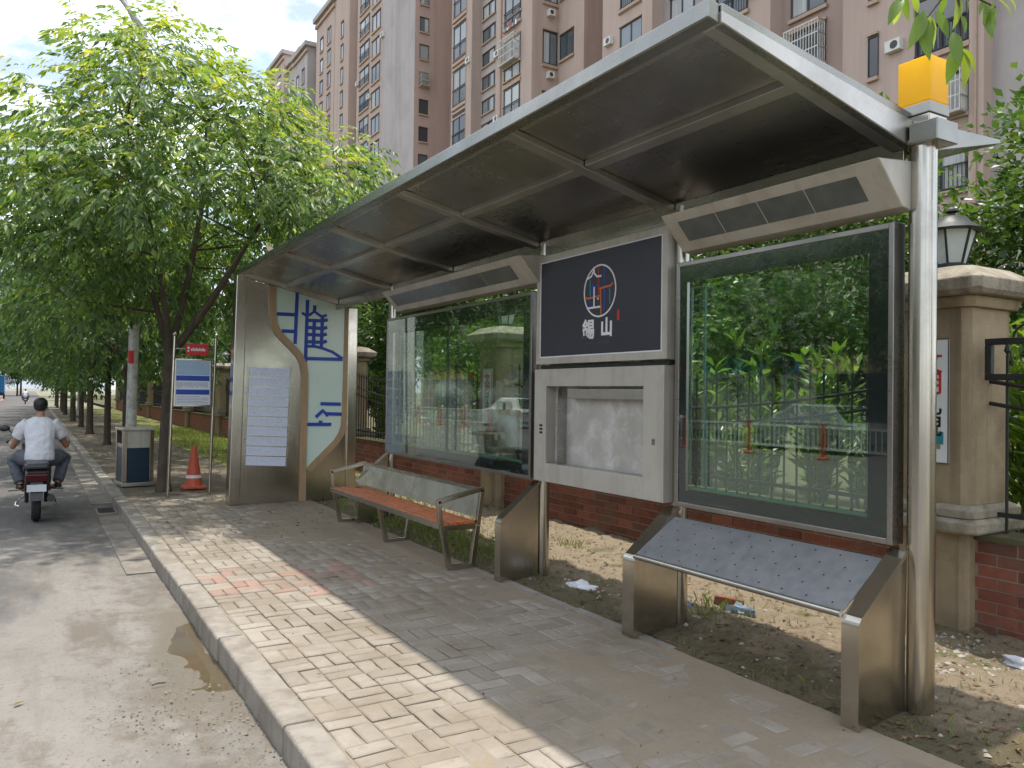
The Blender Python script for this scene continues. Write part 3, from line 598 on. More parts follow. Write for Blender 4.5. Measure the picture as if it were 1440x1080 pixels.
for a, b_ in zip(beams[:-1], beams[1:]):
    MB().prism([(2.815, zb(2.815)+0.02), (2.815, zb(2.815)+0.085), (2.885, zb(2.885)+0.085), (2.885, zb(2.885)+0.02)], 'y', a+0.056, b_-0.056).build('mid_beam', 'steel_beam', roof, 0, 0.003)
    for x0, x1 in ((2.294, 2.812), (2.888, 3.54)):
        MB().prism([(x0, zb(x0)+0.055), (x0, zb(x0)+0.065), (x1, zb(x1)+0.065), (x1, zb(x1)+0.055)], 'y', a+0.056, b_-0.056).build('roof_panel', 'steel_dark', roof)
MB().box(3.545, Y0+0.03, 2.60, 3.575, Y1, 2.78).build('back_plate', 'steel_h', sh, 0, 0.003)
MB().prism([(3.60, 2.655), (3.60, 2.815), (4.33, 2.845), (4.33, 2.825)], 'y', Y0-0.005, Y1).build('rear_wing', 'steel_fascia', sh, 0, 0.003)
MB().box(3.50, 2.10, 2.665, 3.67, 2.235, 2.765).build('bracket_box', 'steel_fascia', sh, 0, 0.004)
# legs, each a rounded plate box
def leg_outline():
    pts = [(3.155, 0.0), (3.155, 0.44)]
    for k in range(6):
        a = rad(180 - 12*k); pts.append((3.215 + 0.06*math.cos(a), 0.455 + 0.06*math.sin(a)))
    return pts + [(3.50, 0.765), (3.515, 0.775), (3.515, 0.0)]
for y0, y1 in ((2.235, 2.325), (3.775, 3.885), (5.39, 5.48), (8.58, 8.67)):
    b = MB(); o = [(x, z) for x, z in leg_outline()]
    leg = b.prism([(x+0.004 if x < 3.4 else x, z-0.004 if z > 0.1 else z) for x, z in o], 'y', y0+0.012, y1-0.012).build('support_leg', 'steel', sh, 0)
    rim = MB(); inner = [(x+0.02, z-0.012) for x, z in o[:-1]]; outer = o[:-1]
    n = len(outer)
    for i in range(n-1):
        quad = [outer[i], outer[i+1], inner[i+1], inner[i]]; rim.prism(quad, 'y', y0, y1)
    rim.build('edge_trim', 'steel', leg)
pp = MB().prism([(3.16, 0.498), (3.475, 0.708), (3.475, 0.720), (3.16, 0.510)], 'y', 2.330, 3.772).build('perch', 'perch', sh)
MB().tube([(3.158, 2.328, 0.500), (3.158, 3.772, 0.500)], 0.017, 10).build('rolled_edge', 'steel_h', pp, 50)
hb = MB()
for i in range(19):
    for j in range(5):
        y = 2.40 + i*0.073; q = 0.10 + j*0.2
        if (i + j) % 2: continue
        x = 3.16 + 0.315*q; z = 0.5108 + 0.21*q
        nx_, nz_ = -0.555, 0.832; r_ = 0.0055
        hb.add([(x + r_*math.cos(k*1.0472)*nz_, y + r_*math.sin(k*1.0472), z + 0.0012 - r_*math.cos(k*1.0472)*nx_) for k in range(6)], [(0,1,2,3,4,5)])
tag(hb.build('perforation', 'hole', pp), kind='stuff')

# display cases
def frame_box(x0, x1, y0, y1, z0, z1, w, mb):
    mb.box(x0, y0, z0, x1, y0+w, z1); mb.box(x0, y1-w, z0, x1, y1, z1); mb.box(x0, y0+w, z0, x1, y1-w, z0+w); mb.box(x0, y0+w, z1-w, x1, y1-w, z1); return mb
def display_case(y0, y1, z0, z1, iy0, iy1, iz0, iz1):
    c = frame_box(3.465, 3.555, y0, y1, z0, z1, 0.028, MB()).build('display_case', 'steel_dark', sh, 0, 0.003)
    bd = MB(); xb0, xb1 = 3.474, 3.478
    bd.box(xb0, y0+0.03, z0+0.03, xb1, iy0, z1-0.03); bd.box(xb0, iy1, z0+0.03, xb1, y1-0.03, z1-0.03); bd.box(xb0, iy0, z0+0.03, xb1, iy1, iz0); bd.box(xb0, iy0, iz1, xb1, iy1, z1-0.03)
    bd.build('black_border', 'black', c)
    MB().box(3.4695, y0+0.029, z0+0.029, 3.4725, y1-0.029, z1-0.029).build('front_pane', 'glass', c)
    MB().box(3.538, iy0-0.01, iz0-0.01, 3.541, iy1+0.01, iz1+0.01).build('back_pane', 'glass_in', c)
    e = MB(); e.box(3.50, iy0+0.005, iz0+0.008, 3.53, iy1-0.005, iz0+0.022); e.box(3.50, iy1-0.016, iz0+0.03, 3.51, iy1-0.008, iz1-0.03); e.box(3.515, iy1-0.12, iz0+0.03, 3.525, iy1-0.112, iz1-0.03)
    e.build('green_glass_edge', 'glass_edge', c)
    return c
display_case(2.285, 3.765, 0.79, 2.315, 2.42, 3.68, 0.895, 2.185)
cl = display_case(5.46, 8.56, 0.785, 2.315, 5.60, 8.40, 0.90, 2.15)
MB().box(3.482, 7.02, 0.905, 3.50, 7.045, 2.185).build('post_image', 'dark_metal', cl)  # added dark strip imitating a post's image in the glass
def light_box(y0, y1, n):
    top, bot = (3.27, 2.575), (3.455, 2.375)
    b = MB().prism([top, bot, (3.542, 2.36), (3.542, 2.60)], 'y', y0, y1).build('light_box', 'steel_sand', sh, 0, 0.006)
    d = Vector((bot[0]-top[0], 0, bot[1]-top[1])); nrm = Vector((-(bot[1]-top[1])*-1, 0, -(d.x))).normalized()
    nrm = Vector((d.z, 0, -d.x)).normalized()
    if nrm.x > 0: nrm = -nrm
    def P(q, y, e): 
        p = Vector((top[0], y, top[1])) + d*q + nrm*e; return tuple(p)
    m0, m1 = y0+0.14*(y1-y0)/1.45*1.0, y1-0.10
    if y1-y0 > 2: m0, m1 = y0+0.22, y1-0.12
    for k in range(n):
        a = m0 + (m1-m0)*k/n + 0.004; c = m0 + (m1-m0)*(k+1)/n - 0.004
        pts = [P(0.24, a, .0015), P(0.76, a, .0015), P(0.76, c, .0015), P(0.24, c, .0015)]
        MB().add(pts + [P(0.24, a, -.01), P(0.76, a, -.01), P(0.76, c, -.01), P(0.24, c, -.01)], [(0,1,2,3),(7,6,5,4),(0,4,5,1),(1,5,6,2),(2,6,7,3),(3,7,4,0)]).build('lamp_pane', 'led', b)
light_box(2.235, 3.70, 4)
light_box(5.35, 8.25, 5)
# slate board with emblem
bd = frame_box(3.462, 3.53, 3.845, 5.385, 1.715, 2.575, 0.05, MB()).build('sign_board', 'steel_sand', sh, 0, 0.003)
MB().box(3.4665, 3.896, 1.766, 3.50, 5.334, 2.524).build('board_face', 'slate', bd)
wl = frame_box(3.4645, 3.4663, 3.896, 5.334, 1.766, 2.524, 0.009, MB()); wl.build('white_line', 'white', bd)
XF = 3.4655
def strokes_road(lines, w, mat, name, parent, x=XF, y0=4.60, z0=2.205):
    # lines given on the board: a = to the right as seen from the road (towards -Y), b = up, in metres
    b = MB(); k = 0
    for ln in lines:
        for p, q in zip(ln[:-1], ln[1:]):
            d = Vector((q[0]-p[0], q[1]-p[1])).normalized(); nn = Vector((-d.y, d.x))*w/2; e = d*w*0.25
            c = [Vector(p)-e+nn, Vector(q)+e+nn, Vector(q)+e-nn, Vector(p)-e-nn]; k += 1; dx = 0.0001*(k % 7)
            vs = [(x-dx, y0-v.x, z0+v.y) for v in c] + [(x+0.002, y0-v.x, z0+v.y) for v in c]
            b.add(vs, [(0,1,2,3),(7,6,5,4),(0,4,5,1),(1,5,6,2),(2,6,7,3),(3,7,4,0)])
    return b.build(name, mat, parent)
R0 = 0.19
ring = MB()
for k in range(48):
    a0, a1 = 2*math.pi*k/48, 2*math.pi*(k+1)/48
    vs = [(XF-0.0008, 4.56-r_*math.cos(a), 2.225+r_*math.sin(a)) for a in (a0, a1) for r_ in (R0, R0-0.012)] ; vs2 = [(v[0]+0.003, v[1], v[2]) for v in vs]
    ring.add(vs+vs2, [(0,1,3,2),(4,6,7,5),(0,2,6,4),(1,5,7,3)])
em_ = ring.build('emblem', 'white', bd)
ej = dict(y0=4.56, z0=2.225)
strokes_road([[(-.15,.10),(-.10,.115),(-.07,.16)], [(-.07,.175),(-.065,.13),(-.03,.105),(.015,.105)], [(-.065,.03),(-.065,-.115)], [(-.145,-.115),(.005,-.115)], [(-.022,-.055),(-.014,-.055)]], 0.014, 'white', 'emblem_stroke', bd, **ej)
strokes_road([[(-.16,-.035),(-.14,-.045),(-.06,-.04),(.005,-.035)], [(.01,.015),(.02,-.18)], [(.0,.015),(.13,.025),(.15,.04)]], 0.013, 'orange_print', 'emblem_stroke', bd, **ej)
strokes_road([[(-.02,.175),(-.015,.12)], [(-.015,.09),(-.01,-.02)]], 0.010, 'red', 'emblem_stroke', bd, x=XF+0.0002, **ej)
strokes_road([[(.05,.17),(.055,.04)], [(.06,.01),(.06,-.14)], [(.05,.01),(.05,-.15)], [(-.12,.03),(-.01,.045)], [(-.115,-.05),(-.11,-.11)], [(-.085,.06),(-.085,-.03)]], 0.009, 'blue_print', 'emblem_stroke', bd, x=XF+0.0003, **ej)
for ln_ in ([(-.115,.09),(-.112,-.03)], [(.115,.01),(.118,-.10)]): strokes_road([ln_], 0.009, 'teal_print', 'emblem_stroke', bd, x=XF+0.0004, **ej)
tm = text_mesh('錫', 0.15, 'white', 0.004); share('lettering', tm, bd, Vector((XF, 4.69, 1.945)) - OFF[sh], ROT_ROAD)
tm = text_mesh('山', 0.14, 'white', 0.005); share('lettering', tm, bd, Vector((XF, 4.475, 1.95)) - OFF[sh], ROT_ROAD)
strokes_road([[(0,-.03),(0,.03)]], 0.026, 'red', 'red_seal', bd, y0=4.345, z0=2.035)
strokes_road([[(0.018*k, 0), (0.018*k+0.004*(k % 3), 0.016)] for k in range(16) if k not in (5, 7)], 0.004, 'dark_print', 'caption', bd, y0=4.72, z0=1.845)['kind'] = 'stuff'
# cabinet below the board
cb_ = MB(); cx0, cx1 = 3.445, 3.56
def hollow(mb, y0, y1, z0, z1, a0, a1, b0, b1):
    mb.box(cx0, y0, z0, cx1, a0, z1); mb.box(cx0, a1, z0, cx1, y1, z1); mb.box(cx0, a0, z0, cx1, a1, b0); mb.box(cx0, a0, b1, cx1, a1, z1); return mb
cab = hollow(cb_, 3.85, 5.375, 0.795, 1.675, 4.05, 5.21, 0.94, 1.54).build('cabinet', 'steel_sand', sh, 0, 0.004)
MB().box(3.535, 4.052, 0.942, 3.552, 5.208, 1.538).build('back_panel', simple('scratched_pale_backing', (0.50, 0.48, 0.44), (0.40, 0.38, 0.34), 0.35, 0.2, 4.5, 0.05, 40, dirt=(0.62, 0.61, 0.58), dirt_scale=7), cab)
MB().box(3.47, 4.052, 1.45, 3.53, 4.95, 1.52).build('lamp_tray', 'steel_beam', cab, 0, 0.004)
MB().box(3.455, 5.05, 0.942, 3.53, 5.06, 1.538).build('inner_rib', 'steel_dark', cab)
for k in range(3): MB().box(3.440, 5.255, 1.17+0.028*k, 3.446, 5.29, 1.185+0.028*k).build('vent_slot', 'hole', cab)
MB().box(3.441, 3.93, 1.16, 3.446, 3.955, 1.20).build('lock', 'steel_dark', cab)
MB().box(3.50, 3.86, 1.68, 3.54, 5.37, 1.71).build('gap_bar', 'dark_metal', sh)

# end wall with artwork
YW = 10.62
ew = MB().prism([(2.18, 0.0), (2.235, 2.955), (3.60, 2.66), (3.78, 2.64), (3.78, 0.0)], 'y', YW, YW+0.14).build('end_wall', 'steel', sh, 0, 0.006)
MB().prism([(2.165, 0.0), (2.225, 2.97), (2.36, 2.94), (2.305, 0.0)], 'y', YW-0.035, YW+0.16).build('end_post', 'steel', ew, 0, 0.01)
MB().box(3.72, YW-0.03, 0, 3.86, YW+0.15, 2.64).build('end_post', 'steel', ew, 0, 0.01)
def pxw(px, py, Y=YW):
    # a spot on the end wall (measured plane Y = const, metres)
    s_, v_ = (px-720)/1120.0, (py-540)/1120.0
    rx = 0.8567*s_ + 0.0171*v_ + 0.5155; ry = -0.5156*s_ + 0.0038*v_ + 0.8568; rz = 0.0127*s_ - 0.9998*v_ + 0.0121
    k = Y/ry; return (rx*k, 1.48 + rz*k)
c2 = lambda x, y: pxw(300 + x/3.0, 360 + y/3.0)
c7 = lambda x, y: pxw(370 + x/7.2, 390 + y/7.2)
Lc = [c2(*p) for p in ((249,128),(247,180),(248,240),(256,290),(272,325),(300,355),(335,390),(362,420),(378,455),(385,500),(383,600),(379,740),(376,880),(373,1032))]
Rc = [c2(*p) for p in ((566,195),(562,350),(558,520),(552,660),(548,715),(538,748),(515,785),(475,825),(430,870),(396,905))]
ap = MB().prism([p for p in Lc[:13]] + [p for p in reversed(Rc)], 'y', YW-0.012, YW-0.004).build('art_panel', 'pale_green', ew)
def ribbon(pts, w, y0, y1):
    b = MB(); P = [Vector(p) for p in pts]; L_ = []; R_ = []
    for i, p in enumerate(P):
        d = (P[min(i+1, len(P)-1)] - P[max(i-1, 0)]).normalized(); nn = Vector((-d.y, d.x))*w/2; L_.append(p+nn); R_.append(p-nn)
    for i in range(len(P)-1): 
        b.add([(v.x, yy_, v.y) for yy_ in (y0, y1) for v in (L_[i], L_[i+1], R_[i+1], R_[i])], [(0,1,2,3),(7,6,5,4),(0,4,5,1),(2,6,7,3)])
    return b
ribbon(Lc, 0.088, YW-0.030, YW-0.002).build('trim', 'tan_trim', ew)
ribbon(Rc, 0.080, YW-0.028, YW-0.002).build('trim', 'tan_trim', ew)
art = [[(343,150),(320,675)],[(135,370),(330,380)],[(185,543),(325,550)],[(447,230),(425,855)],[(390,360),(425,382),(470,380),(515,347),(580,393),(610,395),(640,382)],[(520,285),(516,345)],
       [(440,436),(600,442),(650,430)],[(440,508),(600,520),(645,508)],[(440,578),(600,588),(640,574)],[(440,652),(600,660),(640,646)],[(515,440),(505,690)],[(597,400),(585,715)],
       [(435,697),(520,700),(600,720),(700,757),(800,825)],[(430,822),(800,832)]]
art2 = [[(450,623),(535,625)],[(430,680),(460,652),(482,674)],[(470,665),(538,667)],[(393,710),(495,710)],[(450,694),(450,708)]]
for i, ln in enumerate([[c7(*p) for p in l] for l in art] + [[c2(*p) for p in l] for l in art2]):
    ribbon(ln, 0.046 if len(ln) < 5 else 0.038, YW-0.017-0.0004*i, YW-0.011).build('blue_stroke', 'blue_print', ew)
for k in range(10):
    q0, q1 = k/10.0, (k+1)/10.0
    tl, tr, bl, br_ = (351, 515), (407.5, 517), (344, 654), (401, 655.5)
    li = lambda a, b, q: (a[0]+(b[0]-a[0])*q, a[1]+(b[1]-a[1])*q)
    A, B, C_, D_ = (pxw(*li(tl, bl, q0)), pxw(*li(tr, br_, q0)), pxw(*li(tr, br_, q1)), pxw(*li(tl, bl, q1)))
    gap = 0.012
    slip = MB().prism([(A[0], A[1]-gap), (B[0], B[1]-gap), C_, D_], 'y', YW-0.010, YW-0.002).build('timetable_slip', 'paper', ew)
    pr = MB(); rr = random.Random(k)
    for j in range(3):
        zz = A[1]-gap-0.03-0.025*j
        for i in range(12):
            if rr.random() < 0.45: pr.box(A[0]+0.03+0.036*i, YW-0.0115, zz, A[0]+0.03+0.036*i+rr.uniform(.008,.028), YW-0.010, zz+0.007)
    tag(pr.build('small_print', 'print_grey', ew), kind='stuff')
fr = MB()
for a, b_ in (((349,513),(344,656)),((409.5,515),(403,657))):
    p, q = pxw(*a), pxw(*b_); fr.prism([(p[0]-.012,p[1]),(p[0]+.006,p[1]),(q[0]+.006,q[1]),(q[0]-.012,q[1])], 'y', YW-0.014, YW-0.003)
fr.build('timetable_frame', 'steel_h', ew)

# yellow lamp box standing on the roof corner
yl = thing('lamp_box', (3.62, 2.24, 2.77), 'small yellow lamp box on a grey base above the shelter corner post', 'lamp')
MB().box(3.545, 2.165, 2.768, 3.69, 2.315, 2.815).build('base', 'steel', yl, 0, 0.004)
MB().box(3.538, 2.158, 2.816, 3.697, 2.322, 2.868).build('collar', 'grey_plastic', yl, 0, 0.004)
MB().box(3.540, 2.160, 2.870, 3.695, 2.320, 3.085).build('yellow_cover', 'yellow', yl, 0, 0.006)

# ------------------------------------------------------------------ bench
bn = thing('bench', (3.1, 7.35, 0.0), 'steel framed bench with orange slats and armrests under the shelter', 'bench')
for i, y in enumerate((5.97, 7.36, 8.73)):
    b = MB(); w = 0.042
    b.bar((2.925, y, 0.375), (3.005, y, 0.018), w, w, (0,1,0)); b.bar((2.992, y, 0.020), (3.235, y, 0.020), w, 0.038, (0,1,0)); b.bar((3.215, y, 0.018), (3.265, y, 0.36), w, w, (0,1,0)); b.bar((2.91, y, 0.355), (3.28, y, 0.350), w, 0.035, (0,1,0))
    b.build('leg', 'steel', bn, 0, 0.003)
    if i != 1:
        b = MB(); b.bar((2.92, y+0.001, 0.36), (2.895, y+0.001, 0.585), w-0.003, w-0.003, (0,1,0)); b.bar((2.885, y+0.001, 0.575), (3.315, y+0.001, 0.665), w-0.003, w-0.003, (0,1,0)); b.bar((3.265, y+0.001, 0.34), (3.305, y+0.001, 0.66), w-0.003, w-0.003, (0,1,0))
        b.build('armrest', 'steel', bn, 0, 0.003)
for k in range(4):
    x = 2.915 + 0.085*k; MB().box(x, 5.955, 0.3745, x+0.066, 8.745, 0.400).build('slat', 'slat', bn, 0, 0.005)
MB().bar((2.902, 5.95, 0.372), (2.902, 8.75, 0.372), 0.018, 0.045).build('front_rail', 'steel_h', bn)
MB().prism([(3.257, 0.42), (3.263, 0.42), (3.302, 0.645), (3.296, 0.645)], 'y', 5.995, 8.705).build('backrest', 'bench_panel', bn)
MB().bar((3.303, 5.99, 0.655), (3.303, 8.71, 0.655), 0.03, 0.03).build('back_rail', 'steel_h', bn)

# ------------------------------------------------------------------ garden wall, pillars, fence
PY = [-3.08, 2.79, 8.65, 14.52, 20.4, 26.3, 32.2, 38.1, 44.0, 50.0, 56.0, 62.0]
def pillar(i, y, label):
    t_ = thing('gate_pillar', (5.25, y+0.26, 0), label, 'pillar', 'stone capped pillars of the garden wall')
    x0, x1, y0, y1 = 5.0, 5.52, y, y+0.52
    def sq(a, z, c=0.045): return [(x0-a+c, y0-a, z), (x1+a-c, y0-a, z), (x1+a, y0-a+c, z), (x1+a, y1+a-c, z), (x1+a-c, y1+a, z), (x0-a+c, y1+a, z), (x0-a, y1+a-c, z), (x0-a, y0-a+c, z)]
    def stack(lv, name, mat, bev=0.0):
        b = MB(); vs = []
        for a, z in lv: vs += sq(a, z)
        n = len(lv); fs = [tuple(range(7,-1,-1)), tuple(range((n-1)*8, n*8))] + [(k*8+i_, k*8+(i_+1)%8, (k+1)*8+(i_+1)%8, (k+1)*8+i_) for k in range(n-1) for i_ in range(8)]
        b.add(vs, fs); return b.build(name, mat, t_, 0, bev)
    stack([(-0.02, -0.02), (-0.02, 0.64)], 'base', 'stucco')
    stack([(0.075, 0.642), (0.085, 0.66), (0.085, 0.715), (0.05, 0.735)], 'plinth_moulding', 'stone_cap', 0.01)
    stack([(0.055, 0.737), (0.055, 0.79), (0.01, 0.815)], 'plinth_moulding', 'stone_cap', 0.008)
    stack([(0.0, 0.816), (0.0, 2.06)], 'shaft', 'stucco')
    stack([(0.035, 2.062), (0.05, 2.10), (0.05, 2.13)], 'cap_moulding', 'stucco', 0.006)
    stack([(0.11, 2.132), (0.135, 2.165), (0.135, 2.235), (0.0, 2.325), (-0.10, 2.345)], 'cap', 'stone_cap', 0.008)
    ln = MB(); cx, cy = 5.26, y+0.26
    ln.lathe([(0.10, 2.345), (0.10, 2.375), (0.088, 2.385)], (cx, cy, 0), 6, 0.26); a = ln.build('lantern', 'dark_metal', t_)
    for k in range(6):
        th = k*math.pi/3 + 0.26; p0 = (cx+0.088*math.cos(th), cy+0.088*math.sin(th), 2.385); p1 = (cx+0.150*math.cos(th), cy+0.150*math.sin(th), 2.60)
        MB().bar(p0, p1, 0.012, 0.012).build('bar', 'dark_metal', a)
        th2 = th + math.pi/3; q0 = (cx+0.086*math.cos(th2), cy+0.086*math.sin(th2), 2.385); q1 = (cx+0.147*math.cos(th2), cy+0.147*math.sin(th2), 2.60)
        MB().add([(cx+0.086*math.cos(th), cy+0.086*math.sin(th), 2.386), q0, q1, (cx+0.147*math.cos(th), cy+0.147*math.sin(th), 2.60)], [(0,1,2,3)]).build('pane', 'frost', a)
    MB().lathe([(0.19, 2.598), (0.195, 2.607), (0.15, 2.635), (0.115, 2.66), (0.095, 2.69), (0.05, 2.705), (0.025, 2.712), (0.022, 2.725), (0.045, 2.735), (0.04, 2.75), (0.016, 2.765), (0.006, 2.79)], (cx, cy, 0), 12).build('lantern_hood', 'dark_metal', a, 30)
    return t_
plab = ['tan stucco pillar with white poster and lantern beside the shelter corner post', 'tan stucco pillar with lantern seen through the long glass case', 'tan stucco pillar seen in the gap beside the artwork end wall', 'tan stucco pillar of the wall behind the bus stop sign', 'small tan pillar farther along the wall behind the trees', 'seventh tan pillar of the wall behind the tree row'] + ['tan pillar of the wall behind the %s street tree' % k for k in ('fifth', 'sixth', 'seventh', 'eighth', 'ninth')]
for i, y in enumerate(PY[1:]): pillar(i, y, plab[i])
pillar(9, PY[0], 'tan stucco pillar of the wall past the right edge, behind the viewer')
BRICK = MB().box(0, 0, 0, 0.06, 0.228, 0.064).mesh('brick', 'brick')
BARM = MB().tube([(0,0,0),(0,0,1.14)], 0.0095, 6).lathe([(0.004,1.14),(0.02,1.165),(0.014,1.19),(0.002,1.24)], (0,0,0), 6).mesh('bar', 'dark_metal')
wlab = ['red brick garden wall running off to the right of the lantern pillar', 'red brick garden wall behind the slate sign board and perch', 'red brick garden wall behind the bench and long glass case', 'dim brick garden wall behind the bus stop sign and litter bin', 'brick garden wall farther down behind the row of trees', 'farthest stretch of brick garden wall along the street']
flab = ['dark iron railing right of the lantern pillar with square end frame', 'dark iron spear railing behind the near glass case', 'dark iron spear railing seen through the long glass case', 'dark iron railing on the wall behind the bus stop sign', 'dark iron railing farther down behind the tree row', 'farthest dark iron railing of the garden wall']
wlab += ['brick wall stretch behind the %s street tree' % k for k in ('fifth', 'sixth', 'seventh', 'eighth', 'ninth')]; flab += ['iron railing stretch behind the %s street tree' % k for k in ('fifth', 'sixth', 'seventh', 'eighth', 'ninth')]
for i in range(11):
    y0, y1 = PY[i]+0.50, PY[i+1]+0.02
    w_ = thing('garden_wall', (5.25, (y0+y1)/2, 0), wlab[i], 'wall', 'brick garden walls between the pillars')
    mid = (y0+y1)/2
    if i < 4:
        MB().box(5.1275, y0, -0.03, 5.35, y1, 0.595).build('mortar_core', 'mortar', w_)
        for c in range(8):
            yy = y0 + 0.004 - (0.12 if c % 2 else 0)
            while yy < y1-0.02:
                a = max(yy, y0+0.002); b_ = min(yy+0.228, y1-0.002)
                if b_-a > 0.03 and not (i == 0 and a < 1.4):
                    share('brick', BRICK, w_, (5.122+random.uniform(-.003,.003)-5.25, a-mid, 0.005+0.074*c), (0, 0, random.uniform(-.006,.006)), (1, (b_-a)/0.228, 1))
                yy += 0.239
    else: MB().box(5.125, y0, -0.03, 5.35, y1, 0.595).build('brickwork', 'brick_far', w_)
    MB().box(5.10, y0, 0.597, 5.38, y1, 0.64).build('coping', 'coping', w_, 0, 0.008)
    f_ = thing('iron_railing', (5.25, mid, 0.64), flab[i], 'railing', 'iron railings on the garden wall')
    L = y1-y0; n = int(L/0.125)
    for k in range(1, n):
        y = y0 + L*k/n; q = (y-mid)/(L/2); dz = -0.16*(1-q*q)
        share('bar', BARM, f_, (0, y-mid, 0.0), (0, 0, 0), (1, 1, 1+dz))
    MB().box(5.238, y0, 0.74, 5.262, y1, 0.77).build('bottom_rail', 'dark_metal', f_)
    for zz in (1.60, 1.46): 
        MB().tube([(5.25, y0 + L*k/16, zz-0.24*(1-(2*k/16-1)**2)) for k in range(17)], 0.014, 6).build('curved_rail', 'dark_metal', f_)
    if i == 0:
        ef = MB(); ef.box(5.09, 2.15, 1.60, 5.13, 2.74, 1.64); ef.box(5.09, 2.15, 1.82, 5.13, 2.74, 1.86); ef.box(5.09, 2.70, 1.641, 5.13, 2.74, 1.819)
        ef.build('end_frame', 'dark_metal', f_, 0, 0.003)
        MB().tube([(5.11, 2.42+0.16*math.cos(rad(a)), 1.86+0.10*math.sin(rad(a))) for a in range(0, 181, 15)], 0.008, 6).build('scroll', 'dark_metal', f_)
# posters on the pillars
def poster(y0, y1, z0, z1, body, label, art_=True):
    p = thing('wall_poster', (4.995, (y0+y1)/2, z0), label, 'poster')
    bo = MB().box(4.983, y0, z0, 4.996, y1, z1).build('board', 'white', p, 0, 0.002); frame_box(4.981, 4.9835, y0-.004, y1+.004, z0-.004, z1+.004, 0.008, MB()).build('border', 'dark_print', p)
    n = len(body); hh = (z1-z0)*0.17
    for i, ch in enumerate(body):
        share('lettering', text_mesh(ch, hh*1.15, 'red' if i < 2 else 'black_print', 0.002), bo, (4.9815-4.995, 0, (z1-z0)*0.80-hh*i), ROT_ROAD)
    if art_:
        a = MB(); a.box(4.9805, y0+0.03, z0+0.12, 4.9825, y0+0.10, z0+0.20); a.box(4.9805, y0+0.12, z0+0.15, 4.9825, y0+0.17, z0+0.21); a.build('picture', 'teal_print', p)
        MB().box(4.9803, y0+0.05, z0+0.09, 4.9824, y0+0.16, z0+0.118).build('picture', 'tan_trim', p)
poster(2.905, 3.135, 1.07, 1.865, '文明礼貌', 'white vertical poster with red and black characters on the near pillar')
poster(8.78, 9.02, 1.10, 1.80, '文明守法', 'white vertical poster on the pillar seen through the long case', False)

# ------------------------------------------------------------------ trees and shrubs
def leaf_quads(P, D, L, Wd, r, fold=0.25):
    n = len(P); D = D/np.linalg.norm(D, axis=1, keepdims=True)
    U = np.tile([0.,0.,1.], (n,1)) + r.normal(0, 0.45, (n,3)); Sd = np.cross(D, U); Sd /= np.linalg.norm(Sd, axis=1, keepdims=True)+1e-9
    N = np.cross(Sd, D); L = L[:,None]; Wd = Wd[:,None]
    m = P + D*L*0.45
    return np.stack([P, m + Sd*Wd + N*Wd*fold, P + D*L - N*L*0.10, m - Sd*Wd + N*Wd*fold], 1)
def quads_to_tris(Q):
    n = len(Q); i = np.arange(n)[:,None]*4; return np.concatenate([i+np.array([[0,1,2]]), i+np.array([[0,2,3]])], 0)
def unit(r, n):
    v = r.normal(size=(n,3)); return v/np.linalg.norm(v, axis=1, keepdims=True)
def crown_clumps(r, n, c, R_, rmin, rmax, ok=None):
    pts = []; tries = 0
    while len(pts) < n and tries < 6000:
        tries += 1; v = r.normal(size=3); v /= np.linalg.norm(v); q = r.uniform(0.25, 1.0)**0.5; p = np.array(c)+v*np.array(R_)*q; rad_ = r.uniform(rmin, rmax)
        if (ok is None or ok(p, rad_)) and all(np.linalg.norm((p-a)) > 0.52*(rad_+b) for a, b in pts): pts.append((p, rad_))
    return pts
def branch_curve(r, a, b, n=6, sag=0.12):
    a = np.array(a, float); b = np.array(b, float); L = np.linalg.norm(b-a); pts = []
    mid = (a+b)/2 + np.array([0,0,sag*L]) + r.normal(0, 0.06*L, 3)
    for k in range(n+1):
        t_ = k/n; pts.append(tuple((1-t_)**2*a + 2*t_*(1-t_)*mid + t_*t_*b))
    return pts
def compound(r, base, D, rl, npair, leafL, leafW):
    # drooping compound leaves: base points, directions
    n = len(base); P = []; DD = []
    side = np.cross(D, np.tile([0,0,1.], (n,1))); side /= np.linalg.norm(side, axis=1, keepdims=True)+1e-9
    for k in range(npair):
        t_ = (k+1.0)/npair; pos = base + D*rl[:,None]*t_ + np.array([0,0,-0.45])*(rl*t_*t_)[:,None]
        for sgn in (-1, 1):
            P.append(pos); DD.append(D*0.75 + sgn*side*0.75 + np.array([0,0,-0.75]) + r.normal(0, 0.22, (n,3)))
    P.append(base + D*rl[:,None] + np.array([0,0,-0.45])*rl[:,None]); DD.append(D + np.array([0,0,-0.9]))
    P = np.concatenate(P); DD = np.concatenate(DD); m = len(P)
    sz_ = np.tile(r.uniform(.6, 1.3, n), 2*npair+1); return leaf_quads(P, DD, leafL*sz_*r.uniform(.7, 1.2, m), leafW*sz_*r.uniform(.65, 1.2, m), r)
